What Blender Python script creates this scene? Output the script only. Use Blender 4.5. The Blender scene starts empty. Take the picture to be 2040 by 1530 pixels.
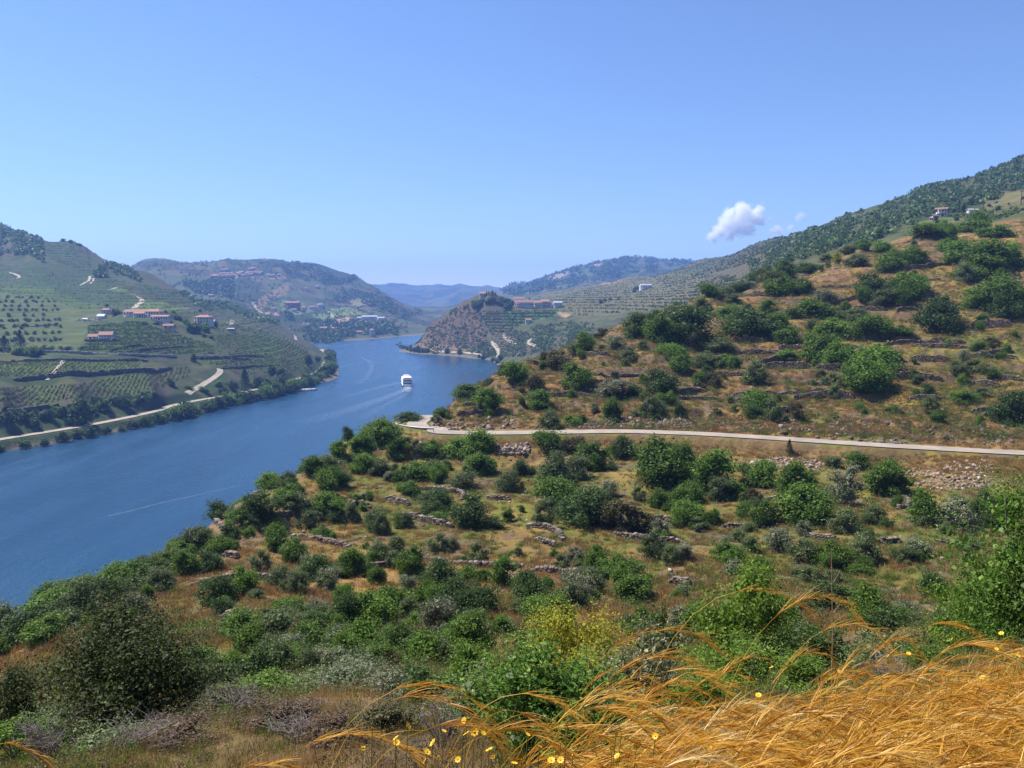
import bpy, bmesh, math, random
import numpy as np

# ------------------------------------------------------------------ camera, sky, sun, exposure
SC = bpy.context.scene
COL = SC.collection
random.seed(11)
RNG = np.random.default_rng(11)
F, CX, CY, HC = 1533.0, 1020.0, 765.0, 75.0            # focal length and centre in photo pixels, eye height over the river
PITCH = math.atan(165.0 / F)
CP, SP = math.cos(PITCH), math.sin(PITCH)

cam_data = bpy.data.cameras.new('camera')
cam = bpy.data.objects.new('camera', cam_data)
COL.objects.link(cam)
cam.location = (0, 0, HC)
cam.rotation_euler = (math.pi / 2 - PITCH, 0, 0)
cam_data.sensor_width = 36.0
cam_data.lens = 36.0 * F / 2040.0
cam_data.clip_start = 0.1
cam_data.clip_end = 40000
SC.camera = cam

SUN_AZ, SUN_EL = math.radians(-62), math.radians(56)   # azimuth clockwise from +Y
world = bpy.data.worlds.new('World')
SC.world = world
world.use_nodes = True
wn = world.node_tree.nodes
sky = wn.new('ShaderNodeTexSky')
sky.sky_type = 'NISHITA'
sky.sun_disc = False
sky.sun_elevation = SUN_EL
sky.sun_rotation = SUN_AZ
sky.altitude = 150
sky.air_density = 1.05
sky.dust_density = 0.0
sky.ozone_density = 9.0
bg = wn['Background']
bg.inputs['Strength'].default_value = 0.090
tint = wn.new('ShaderNodeMix'); tint.data_type = 'RGBA'; tint.blend_type = 'MULTIPLY'; tint.inputs[0].default_value = 1.0
tint.inputs[7].default_value = (1.07, 0.965, 1.0, 1)            # the camera's cool-violet balance of the blue sky
world.node_tree.links.new(sky.outputs[0], tint.inputs[6])
world.node_tree.links.new(tint.outputs[2], bg.inputs['Color'])

sun_data = bpy.data.lights.new('sun', 'SUN')
sun_data.energy = 5.0
sun_data.angle = math.radians(0.53)
sun_data.color = (1.0, 0.95, 0.87)
sun = bpy.data.objects.new('sun', sun_data)
COL.objects.link(sun)
sun.location = (-300, 200, 600)
sun.rotation_euler = (math.pi / 2 - SUN_EL, 0, math.pi - SUN_AZ)   # checked below against the wanted direction
SC.view_settings.view_transform = 'Standard'
SC.view_settings.look = 'None'
SC.view_settings.exposure = 0.85
SC.view_settings.gamma = 1.0
SC.cycles.use_denoising = True
SC.cycles.max_bounces = 32
SC.cycles.diffuse_bounces = 2
SC.cycles.glossy_bounces = 2
SC.cycles.transmission_bounces = 3
SC.cycles.transparent_max_bounces = 6
SC.cycles.volume_bounces = 32
SC.cycles.volume_step_rate = 0.16
SC.cycles.caustics_reflective = False
SC.cycles.caustics_refractive = False

# ------------------------------------------------------------------ projection helpers
def ray(px, py):
    a = (CY - np.asarray(py, float)) / F
    b = (np.asarray(px, float) - CX) / F
    dy = CP + a * SP
    return b / dy, (-SP + a * CP) / dy
def at(px, py, d):
    rx, rz = ray(px, py)
    return (float(rx * d), float(d), float(HC + rz * d))
def project(x, y, z):
    fw = y * CP - (z - HC) * SP
    up = y * SP + (z - HC) * CP
    fw = np.maximum(fw, 0.05)
    return CX + F * x / fw, CY - F * up / fw

# ------------------------------------------------------------------ noise
def _hash(ix, iy, seed):
    h = (ix.astype(np.int64) * 374761393 + iy.astype(np.int64) * 668265263 + seed * 1442695041) & 0xffffffff
    h = ((h ^ (h >> 13)) * 1274126177) & 0xffffffff
    h = (h ^ (h >> 16)) & 0xffffffff
    return h / 4294967295.0
def vnoise(x, y, seed=0):
    x = np.asarray(x, float); y = np.asarray(y, float)
    ix = np.floor(x); iy = np.floor(y)
    fx = x - ix; fy = y - iy
    fx = fx * fx * (3 - 2 * fx); fy = fy * fy * (3 - 2 * fy)
    a = _hash(ix, iy, seed); b = _hash(ix + 1, iy, seed)
    c = _hash(ix, iy + 1, seed); d = _hash(ix + 1, iy + 1, seed)
    return (a + (b - a) * fx) * (1 - fy) + (c + (d - c) * fx) * fy      # 0..1
def fbm(x, y, seed=0, octaves=4):
    s = 0; amp = 0.5; tot = 0
    for o in range(octaves):
        s = s + amp * vnoise(x, y, seed + o * 17); tot += amp
        ca, sa = 1.6, 1.2
        x, y = x * ca - y * sa, x * sa + y * ca
        amp *= 0.5
    return s / tot
def sstep(a, b, x):
    t = np.clip((x - a) / (b - a), 0, 1)
    return t * t * (3 - 2 * t)
def in_poly(px, py, poly):
    inside = np.zeros(np.shape(px), bool)
    n = len(poly)
    for i in range(n):
        x0, y0 = poly[i]; x1, y1 = poly[(i + 1) % n]
        if y0 == y1: continue
        c = ((y0 > py) != (y1 > py)) & (px < (x1 - x0) * (py - y0) / (y1 - y0) + x0)
        inside ^= c
    return inside
def seg_dist(x, y, pts):
    """distance to a polyline and the height along it"""
    best = np.full(np.shape(x), 1e9); bz = np.zeros(np.shape(x))
    for (x0, y0, z0), (x1, y1, z1) in zip(pts[:-1], pts[1:]):
        dx, dy = x1 - x0, y1 - y0
        t = np.clip(((x - x0) * dx + (y - y0) * dy) / (dx * dx + dy * dy), 0, 1)
        d = np.hypot(x - x0 - t * dx, y - y0 - t * dy)
        m = d < best
        best = np.where(m, d, best); bz = np.where(m, z0 + t * (z1 - z0), bz)
    return best, bz

# ------------------------------------------------------------------ the lie of the land: surveyed points (photo column, [(distance, 'p' row | 'z' height)])
NEARZ = [(8, -70.3), (16, -66.2), (30, -60.7), (50, -54.6)]
PROFILE = {
 -420: [(16,-66),(32,-56),(60,-40),(90,-14),(120,2.0),(240,-4),(300,-0.2),(312,-4),(335,-20),(480,690),(680,620),(800,565),(950,505),(1300,385),(1600,-215),(2500,-130),(4500,-140),(7000,-150)],
 -220: [(16,-66),(32,-57),(58,-46),(90,-20),(130,3),(250,4),(336,-0.2),(348,-4),(372,-20),(480,703),(680,640),(800,590),(950,540),(1300,420),(1600,-190),(2500,-110),(4500,-120),(7000,-150)],
 0: [(8,-69.9),(16,-66),(32,-58.5),(60,1262),(78,-37),(112,-16),(150,3),(270,4),(383,-0.2),(396,877),(409,815),(450,762),(480,740),(530,703),(600,670),(680,642),(800,602),(950,562),(1150,503),(1300,449),(1500,-160),(2200,-90),(4000,-110),(7000,-120)],
 150: [(8,-70),(16,-66),(40,-56.5),(66,1215),(90,-34),(130,-12),(162,3),(290,4),(417,-0.2),(429,853),(444,803),(500,748),(560,708),(640,670),(700,648),(850,602),(1050,547),(1330,481),(1600,-120),(2300,-90),(4000,-110),(7000,-120)],
 300: [(8,-70.3),(16,-66.2),(30,-60.5),(55,-53),(78,1122),(103,-34),(140,-10),(168,3),(330,4),(469,-0.2),(482,824),(498,793),(560,738),(620,693),(680,655),(720,634),(850,603),(1050,578),(1320,547),(1600,-70),(2100,540),(2600,518),(3200,-150),(5000,-110),(7000,-120)],
 450: [(8,-70.3),(16,-66.2),(30,-60.5),(50,-55),(75,-51),(97,1012),(122,-37),(165,-9),(190,3),(380,4),(553,-0.2),(566,789),(590,767),(640,728),(700,692),(800,658),(1000,637),(1200,617),(1310,602),(1500,-45),(1800,597),(2200,555),(2600,516),(3200,-150),(5000,-110),(7000,-120)],
 550: [(8,-70.3),(30,-60.5),(52,-54.7),(76,-50.8),(104,962),(135,-36),(178,-9),(205,3),(430,4),(622,-0.2),(634,772),(655,752),(720,718),(820,685),(1000,663),(1290,640),(1450,-25),(1750,625),(2100,583),(2600,518),(3200,-150),(5000,-110),(7000,-120)],
 630: [(8,-70.3),(30,-60.4),(52,-54.6),(78,-50.5),(112,918),(142,-36),(190,-9),(218,3),(450,4),(706,-0.2),(722,752),(800,724),(920,708),(1100,694),(1260,-2.5),(1300,-0.2),(1360,3),(1400,-0.5),(1430,-3),(1700,648),(2000,618),(2300,580),(2600,528),(3200,-140),(5000,-110),(7000,-120)],
 690: [(112,925),(124,873),(155,-36),(202,-8),(228,3),(500,4),(900,4),(1300,4),(1450,3),(1475,-0.2),(1500,-4),(1700,652),(2000,622),(2300,590),(2600,552),(3200,-130),(5500,570),(7000,-160)],
 740: [(8,-70.3),(30,-60.4),(52,-54.5),(80,-50.3),(112,932),(128,872),(138,-52),(158,-40),(205,-10),(235,3),(600,4),(1100,4),(1450,4),(1535,-0.2),(1565,-4),(1750,650),(1950,630),(2250,602),(2600,572),(3200,-110),(5500,571),(7000,-150)],
 800: [(110,945),(120,905),(132,857),(147,-52.8),(166,-42),(210,-12),(240,3),(700,4),(1120,3),(1146,-0.3),(1160,-1.5),(1190,0.5),(1280,4),(1600,3),(1655,-0.2),(1690,-4),(1900,642),(2300,611),(2700,-60),(4500,616),(6000,572),(7500,-150)],
 860: [(80,-50.2),(100,985),(118,912),(131,861),(148,834),(158,803),(180,-44),(230,-14),(262,3),(700,4),(1050,3),(1088,-0.3),(1102,-4),(1130,690),(1160,662),(1190,633),(1230,-20),(1280,0),(1500,4),(1740,2),(1800,-5),(2000,646),(2300,636),(3000,-45),(4500,622),(6000,572),(7500,-150)],
 890: [(1062,-0.3),(1075,-4),(1110,689),(1140,659),(1170,617),(1230,-25),(1400,1)],
 920: [(8,-70.3),(30,-60.5),(52,-54.5),(78,-50.3),(100,985),(118,912),(131,862),(142,836),(153,808),(171,775),(195,-48),(250,-12),(285,3),(700,4),(980,3),(1040,-0.3),(1053,-4),(1090,687),(1120,652),(1150,603),(1230,-36),(1400,0),(1600,1),(2000,-20),(3000,-60),(4500,608),(6000,572),(7500,-150)],
 945: [(1010,-0.3),(1024,-4),(1065,690),(1100,655),(1130,617),(1145,595),(1230,-48),(1400,8)],
 975: [(100,985),(118,912),(131,862),(142,836),(156,800),(178,748),(202,-51),(260,-14),(300,3),(700,4),(930,3),(982,-0.3),(996,-4),(1040,692),(1080,657),(1110,624),(1140,586),(1250,-62),(1500,-50),(2500,-80),(4000,592),(6000,574),(7500,-150)],
 1050: [(8,-70.4),(30,-60.7),(52,-54.6),(78,-50.2),(100,985),(118,914),(131,862),(142,836),(160,785),(186,718),(210,-55),(280,-14),(330,2),(600,3),(790,1),(835,-5),(900,690),(1000,662),(1130,618),(1150,611),(1200,603),(1400,-62),(2500,590),(3500,576),(4200,566),(5500,-130),(7500,-150)],
 1130: [(78,-50.2),(100,985),(118,915),(131,863),(141,838),(160,782),(182,722),(198,690),(222,-60),(290,-28),(360,-8),(600,-8),(800,692),(950,657),(1100,627),(1200,606),(1600,591),(2200,580),(2800,572),(4200,541),(5500,-150),(7500,-150)],
 1250: [(8,-70.4),(16,-66.3),(30,-60.8),(50,-54.6),(75,1090),(100,985),(117,915),(130,862),(140,835),(160,773),(180,715),(200,663),(216,637),(250,-61),(330,-45),(450,-32),(700,662),(950,626),(1200,597),(1600,572),(2000,555),(2500,-100),(4200,508),(5500,-200),(7500,-180)],
 1400: [(75,1090),(100,985),(117,915),(129,867),(139,836),(160,772),(180,718),(205,655),(235,598),(250,582),(280,-70),(400,-68),(600,611),(800,586),(1100,561),(1500,536),(1800,518),(2500,-120),(4200,516),(5500,-200),(7500,-180)],
 1550: [(8,-70.6),(16,-66.6),(30,-61),(50,-54.7),(73,1090),(98,985),(114,920),(125,876),(135,846),(155,782),(180,704),(205,645),(235,587),(265,538),(300,-80),(420,-90),(550,527),(700,506),(850,488),(1150,480),(1500,474),(2000,-150),(4000,-200),(7500,-180)],
 1700: [(70,1090),(95,985),(110,925),(120,885),(130,851),(150,782),(175,708),(200,643),(230,580),(265,517),(285,497),(320,-95),(420,-104),(500,477),(600,456),(750,434),(900,425),(1200,-160),(2500,-180),(7500,-180)],
 1850: [(8,-70.8),(16,-67),(30,-61.5),(48,-55),(68,1095),(92,990),(106,935),(116,893),(124,860),(145,783),(168,709),(192,645),(222,576),(255,507),(285,463),(320,-101),(420,-113),(500,436),(560,424),(650,404),(800,380),(900,370),(1200,-185),(2500,-190),(7500,-180)],
 2040: [(8,-71),(16,-67.2),(30,-61.8),(46,-55.5),(64,1100),(88,990),(102,940),(112,903),(120,870),(138,793),(160,714),(185,645),(215,567),(245,498),(275,450),(310,-106),(400,-123),(480,426),(540,397),(650,370),(800,337),(900,313),(1200,-205),(2500,-200),(7500,-180)],
 2300: [(8,-71.2),(16,-67.5),(30,-62),(44,-56),(60,1110),(84,1000),(98,945),(108,908),(116,873),(134,783),(155,704),(180,626),(210,547),(240,468),(270,420),(310,-118),(400,-138),(480,402),(650,330),(900,252),(1200,-245),(2500,-210),(7500,-180)],
}
def survey():
    P = []
    for px, rows in PROFILE.items():
        for d, h in rows:
            if h > 100: P.append(at(px, h, d))                  # a row of the photo
            else:
                z = -h                                           # a height (depths under water are positive here)
                P.append(((px - CX) / F / CP * d * 1.0, d, z))
    # the far bank is surveyed closely: shore, river bed and road shelf
    shx = [-220, 0, 100, 150, 200, 300, 400, 450, 520, 550, 600]; shr = [942, 899, 884, 876, 866, 846, 822, 808, 795, 786, 776]; rdr = [917, 876, 860, 852, 843, 822, 798, 789, 774, 767, 754]
    for px in range(-200, 601, 25):
        r = np.interp(px, shx, shr); k, t = ray(px, r); d = float(-HC / t); P += [(float(k) * d, d, -0.2), (float(k) * d * 0.955, d * 0.955, -3.5), (float(k) * d * 0.90, d * 0.90, -4)]
        r = np.interp(px, shx, rdr); k, t = ray(px, r); d = float((4.5 - HC) / t); P += [(float(k) * d, d, 4.4), (float(k) * d * 1.012, d * 1.012, 6.0)]
    for x in (-14, -8, -3, 0, 3, 8, 14):
        P += [(x, -9, 78.0 + 0.08 * x), (x, -3, 75.0 + .06 * x), (x, 0.0, 73.4 + 0.06 * x), (x, 2.5, 72.72 + 0.06 * x), (x, 4.0, 72.2 + 0.09 * x), (x, 6.0, 71.2 + 0.09 * x)]
    return np.array(P)
QB = 12.0
def to_uv(x, y):
    q = np.maximum(np.asarray(y, float) + QB, 1.5)
    return np.asarray(x, float) / q, np.log(q)
PTS = survey()
_u, _v = to_uv(PTS[:, 0], PTS[:, 1])
_s = (PTS[:, 2] - HC) / (PTS[:, 1] + QB)
KU = 4.5
def _tps(r2): return np.where(r2 > 1e-12, 0.5 * r2 * np.log(np.maximum(r2, 1e-12)), 0)
_A = np.stack([_u * KU, _v], 1)
_n = len(_A)
_K = _tps(((_A[:, None, :] - _A[None]) ** 2).sum(-1)) + np.eye(_n) * 2e-5
_Pm = np.concatenate([np.ones((_n, 1)), _A], 1)
_M = np.block([[_K, _Pm], [_Pm.T, np.zeros((3, 3))]])
_w = np.linalg.solve(_M, np.concatenate([_s, np.zeros(3)]))
U0, U1, NU = -1.2, 1.2, 460
V0, V1, NV = math.log(2.5), math.log(8200), 760
_gu = np.linspace(U0, U1, NU); _gv = np.linspace(V0, V1, NV)
GS = np.empty((NV, NU))
for j in range(NV):
    B = np.stack([_gu * KU, np.full(NU, _gv[j])], 1)
    r2 = ((B[:, None, 0] - _A[None, :, 0]) ** 2 + (B[:, None, 1] - _A[None, :, 1]) ** 2)
    GS[j] = _tps(r2) @ _w[:_n] + _w[_n] + B @ _w[_n + 1:]
def base_height(x, y):
    u, v = to_uv(x, y)
    fu = np.clip((u - U0) / (U1 - U0) * (NU - 1), 0, NU - 1.001); fv = np.clip((v - V0) / (V1 - V0) * (NV - 1), 0, NV - 1.001)
    iu = fu.astype(int); iv = fv.astype(int); a = fu - iu; b = fv - iv
    s = (GS[iv, iu] * (1 - a) + GS[iv, iu + 1] * a) * (1 - b) + (GS[iv + 1, iu] * (1 - a) + GS[iv + 1, iu + 1] * a) * b
    return HC + s * np.maximum(np.asarray(y, float) + QB, 1.5)

# roads are level shelves cut into the slopes
def level_path(pix, z):
    out = []
    for px, py in pix:
        rx, rz = ray(px, py); d = (z - HC) / rz
        out.append((float(rx * d), float(d), z))
    return out
def smooth_path(pts, n=6):
    pts = [np.array(p, float) for p in pts]; out = []
    for i in range(len(pts) - 1):
        p0 = pts[max(i - 1, 0)]; p1 = pts[i]; p2 = pts[i + 1]; p3 = pts[min(i + 2, len(pts) - 1)]
        for k in range(n):
            t = k / n
            out.append(tuple(0.5 * ((2 * p1) + (-p0 + p2) * t + (2 * p0 - 5 * p1 + 4 * p2 - p3) * t * t + (-p0 + 3 * p1 - 3 * p2 + p3) * t ** 3)))
    out.append(tuple(pts[-1])); return out
ROAD_Z = 53.0
ROAD = level_path([(2330, 913), (2040, 903), (1850, 893), (1700, 884), (1550, 874), (1400, 865), (1250, 860), (1130, 861), (980, 863), (880, 861)], ROAD_Z)
ROAD += [(-13.0, 131.8, ROAD_Z), (-16.0, 133.6, ROAD_Z), (-17.2, 137.5, ROAD_Z), (-16.7, 143, ROAD_Z), (-16.5, 148, 52.9), (-16.6, 153, 52.0), (-16.2, 163, 49.6), (-13, 180, 46), (-5, 197, 42), (10, 220, 39)]
ROAD = smooth_path(ROAD, 5)
LROAD = smooth_path(level_path([(-330, 935), (-150, 905), (0, 876), (100, 860), (200, 843), (300, 822), (345, 808), (400, 797), (460, 787), (520, 774), (570, 761), (605, 752), (632, 742), (648, 724), (650, 705), (640, 696)], 4.5), 4)
def terr(z, dz, amp):
    """turns a slope into steps of height dz: a gently sloping tread and a steep riser"""
    t = z / dz; k = np.floor(t); f = t - k
    st = np.where(f < 0.72, f * 0.28, 0.2016 + (f - 0.72) / 0.28 * 0.7984)
    return z + ((k + st) * dz - z) * amp
def ground(x, y):
    x = np.asarray(x, float); y = np.asarray(y, float)
    z = base_height(x, y)
    d = np.maximum(y, 1.0)
    px = CX + F * x / d
    near = 1 - sstep(300, 380, y)
    land = sstep(2.0, 14.0, z)
    # broad gullies and lumps, growing with distance
    nf = (fbm(x / 95, y / 95, 3, 4) - 0.5) * 30 * sstep(1350, 2300, y) + (fbm(x / 320, y / 320, 5, 4) - 0.5) * 110 * sstep(2600, 4200, y)
    nm = (fbm(x / 38, y / 38, 9, 4) - 0.5) * 6 * sstep(330, 480, y) * (1 - 0.65 * (px > 780) * (px < 1140)) * (1 - 0.4 * sstep(350, 700, y) * (px < 650))
    nn = ((fbm(x / 9, y / 9, 21, 4) - 0.5) * 1.9 + (fbm(x / 2.2, y / 2.2, 22, 3) - 0.5) * 0.55) * near * sstep(6, 40, y)
    z = z + (nf + nm) * land + nn * land
    # dry stone terraces on the near slope, farmed terraces across the river and on the hills behind
    m1 = near * sstep(40, 70, y) * np.maximum(sstep(0.36, 0.5, fbm(x / 30, y / 30, 31, 2)), 0.9 * sstep(136, 146, y) * sstep(0.25, 0.38, fbm(x / 22, y / 22, 37, 2))) * sstep(20, 40, z)
    zz = z + (fbm(x / 26, y / 26, 33, 2) - 0.5) * 3.2
    z = z + (terr(zz, 2.6, 0.85) - zz) * m1
    ml = (1 - near) * (px < 690) * (1 - sstep(760, 900, y)) * land * sstep(14, 19, z)
    z = z + (terr(z, 3.1, 0.8) - z) * ml * np.maximum(px > 395, y > 560)
    mu = (px < 660) * sstep(780, 900, y) * (1 - sstep(1380, 1440, y)) * sstep(0.35, 0.5, fbm(x / 120, y / 120, 41, 2))
    z = z + (terr(z, 5.5, 0.8) - z) * mu * land
    mq = (px > 800) * sstep(560, 640, y) * (1 - sstep(1900, 2200, y)) * (px < 1560)
    z = z + (terr(z, 4.2, 0.75) - z) * mq
    rd, rz = seg_dist(x, y, ROAD[::2]) if np.any((y > 90) & (y < 240)) else (np.full(np.shape(x), 1e3), 0 * x)
    z = z + (rz - 0.05 - z) * (1 - sstep(2.3, 4.4, rd))
    if np.any((y > 300) & (y < 1000) & (px < 760)):
        ld, lz = seg_dist(x, y, LROAD[::2]); z = z + (lz - 0.05 - z) * (1 - sstep(4, 8, ld))
    return z
_DS = np.exp(np.linspace(math.log(2.0), math.log(7000), 620))
def _march(rx, rz, D, water):
    zr = HC + rz * D
    g = ground(rx * D, D)
    if water: g = np.maximum(g, 0)
    b = np.nonzero(zr <= g)[0]
    return (None, zr, g) if len(b) == 0 else (b[0], zr, g)
def hit(px, py, dmin=2.0, dmax=7000.0, water=True):
    """first point of the ground along the sight line of a photo pixel"""
    rx, rz = ray(px, py)
    D = _DS[(_DS >= dmin) & (_DS <= dmax)]
    i, zr, g = _march(rx, rz, D, water)
    if i is None: return None
    if i > 0:
        D = np.linspace(D[i - 1], D[i], 12); i, zr, g = _march(rx, rz, D, water)
        if i is None: i = 11
        d = D[i]
        if i > 0:
            e0 = zr[i - 1] - g[i - 1]; e1 = zr[i] - g[i]; d = D[i - 1] + (D[i] - D[i - 1]) * e0 / (e0 - e1 + 1e-9)
    else: d = D[0]
    return (float(rx * d), float(d), float(ground(np.array([rx * d]), np.array([d]))[0]))
def hit_near(px, py, dmin=6.0, dmax=330.0):
    for k in range(40):
        h = hit(px, py + 5 * k, dmin, dmax, False)
        if h and h[1] < dmax - 1 and h[2] > 2: return h
    return None
# ------------------------------------------------------------------ object and material helpers
def tag(o, label=None, cat=None, group=None, kind=None):
    if label: o['label'] = label
    if cat: o['category'] = cat
    if group: o['group'] = group
    if kind: o['kind'] = kind
    return o
def mesh_np(name, V, faces, mats=(), smooth=False):
    """mesh from arrays: faces is (n,3) or (n,4) or a list of such arrays"""
    me = bpy.data.meshes.new(name)
    fl = faces if isinstance(faces, list) else [faces]
    fl = [np.asarray(f, np.int32) for f in fl if len(f)]
    V = np.asarray(V, np.float32)
    me.vertices.add(len(V)); me.vertices.foreach_set('co', V.ravel())
    loops = np.concatenate([f.ravel() for f in fl]); tot = np.concatenate([np.full(len(f), f.shape[1], np.int32) for f in fl])
    start = np.concatenate([[0], np.cumsum(tot)[:-1]]).astype(np.int32)
    me.loops.add(len(loops)); me.loops.foreach_set('vertex_index', loops)
    me.polygons.add(len(tot)); me.polygons.foreach_set('loop_start', start); me.polygons.foreach_set('loop_total', tot)
    if smooth: me.polygons.foreach_set('use_smooth', np.ones(len(tot), bool))
    for m in mats: me.materials.append(m)
    me.update(calc_edges=True); me.validate()
    return me
def obj(name, data, parent=None, loc=None):
    o = bpy.data.objects.new(name, data); COL.objects.link(o)
    if parent: o.parent = parent
    if loc is not None: o.location = loc
    return o
def empty(name, loc=(0, 0, 0), rz=0.0, scale=1.0):
    o = bpy.data.objects.new(name, None); COL.objects.link(o)
    o.location = loc; o.rotation_euler = (0, 0, rz); o.scale = (scale,) * 3 if np.isscalar(scale) else scale
    o.empty_display_size = 0.2
    return o
def copy_tree(src, loc, rz, scale):
    r = src.copy(); COL.objects.link(r); r.location = loc; r.rotation_euler = (0, 0, rz); r.scale = (scale,) * 3 if np.isscalar(scale) else scale
    for ch in src.children:
        c = ch.copy(); COL.objects.link(c); c.parent = r
        for g in ch.children:
            d = g.copy(); COL.objects.link(d); d.parent = c
    return r
class Nodes:
    def __init__(self, name):
        self.m = bpy.data.materials.new(name); self.m.use_nodes = True
        self.t = self.m.node_tree; self.n = self.t.nodes; self.b = self.n['Principled BSDF']; self.out = self.n['Material Output']
    def new(self, kind, **kw):
        n = self.n.new('ShaderNode' + kind)
        for k, v in kw.items():
            if k in n.inputs.keys(): n.inputs[k].default_value = v
            else: setattr(n, k, v)
        return n
    def link(self, a, b): self.t.links.new(a, b)
    def noise(self, scale, detail=4, vec=None, rough=0.55):
        n = self.new('TexNoise'); n.inputs['Scale'].default_value = scale; n.inputs['Detail'].default_value = detail; n.inputs['Roughness'].default_value = rough
        if vec is not None: self.link(vec, n.inputs['Vector'])
        return n.outputs['Fac']
    def ramp(self, fac, stops):
        r = self.new('ValToRGB'); el = r.color_ramp.elements
        while len(el) < len(stops): el.new(0.5)
        for e, (p, c) in zip(el, stops): e.position = p; e.color = (*c, 1) if len(c) == 3 else c
        self.link(fac, r.inputs[0]); return r.outputs[0]
    def mix(self, fac, a, b, mode='MIX'):
        m = self.new('Mix', data_type='RGBA', blend_type=mode)
        for sock, v in ((m.inputs[0], fac), (m.inputs[6], a), (m.inputs[7], b)):
            if hasattr(v, 'is_linked'): self.link(v, sock)
            elif np.isscalar(v): sock.default_value = v
            else: sock.default_value = (*v, 1)
        return m.outputs[2]
    def math(self, op, a, b=0.0):
        m = self.new('Math', operation=op)
        for sock, v in ((m.inputs[0], a), (m.inputs[1], b)):
            if hasattr(v, 'is_linked'): self.link(v, sock)
            else: sock.default_value = v
        return m.outputs[0]
    def pos(self): return self.new('NewGeometry').outputs['Position']
    def bump(self, height, strength=0.5, dist=0.1):
        b = self.new('Bump'); b.inputs['Strength'].default_value = strength; b.inputs['Distance'].default_value = dist
        self.link(height, b.inputs['Height']); self.link(b.outputs[0], self.b.inputs['Normal']); return b
def plain(name, c, rough=0.8, var=0.25, scale=3.0, coord='Object', metal=0.0):
    N = Nodes(name); tc = N.new('TexCoord').outputs[coord]
    f = N.noise(scale, 5, tc)
    lo = tuple(v * (1 - var) for v in c); hi = tuple(min(1, v * (1 + var)) for v in c)
    N.link(N.ramp(f, [(0.3, lo), (0.7, hi)]), N.b.inputs['Base Color'])
    N.b.inputs['Roughness'].default_value = rough; N.b.inputs['Metallic'].default_value = metal
    return N.m
def leafmat(name, dark, light, trans=0.35, rough=0.6, tip=None, obj_var=0.25):
    """leaves: every leaf its own shade between dark and light, every plant its own tone, light coming through"""
    N = Nodes(name)
    ri = N.new('NewGeometry').outputs['Random Per Island']
    stops = [(0.0, dark), (0.75, light), (1.0, tip or tuple(v * 1.15 for v in light))]
    c = N.ramp(ri, stops)
    oi = N.new('ObjectInfo').outputs['Random']
    h = N.new('HueSaturation'); N.link(c, h.inputs['Color'])
    mr = N.new('MapRange'); mr.inputs['To Min'].default_value = 1 - obj_var; mr.inputs['To Max'].default_value = 1 + obj_var
    N.link(oi, mr.inputs['Value']); N.link(mr.outputs[0], h.inputs['Value'])
    N.link(h.outputs[0], N.b.inputs['Base Color']); N.b.inputs['Roughness'].default_value = rough
    N.b.inputs['Specular IOR Level'].default_value = 0.25
    tr = N.new('BsdfTranslucent'); N.link(h.outputs[0], tr.inputs['Color'])
    ms = N.new('MixShader'); ms.inputs[0].default_value = trans
    N.link(N.b.outputs[0], ms.inputs[1]); N.link(tr.outputs[0], ms.inputs[2]); N.link(ms.outputs[0], N.out.inputs['Surface'])
    return N.m

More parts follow.
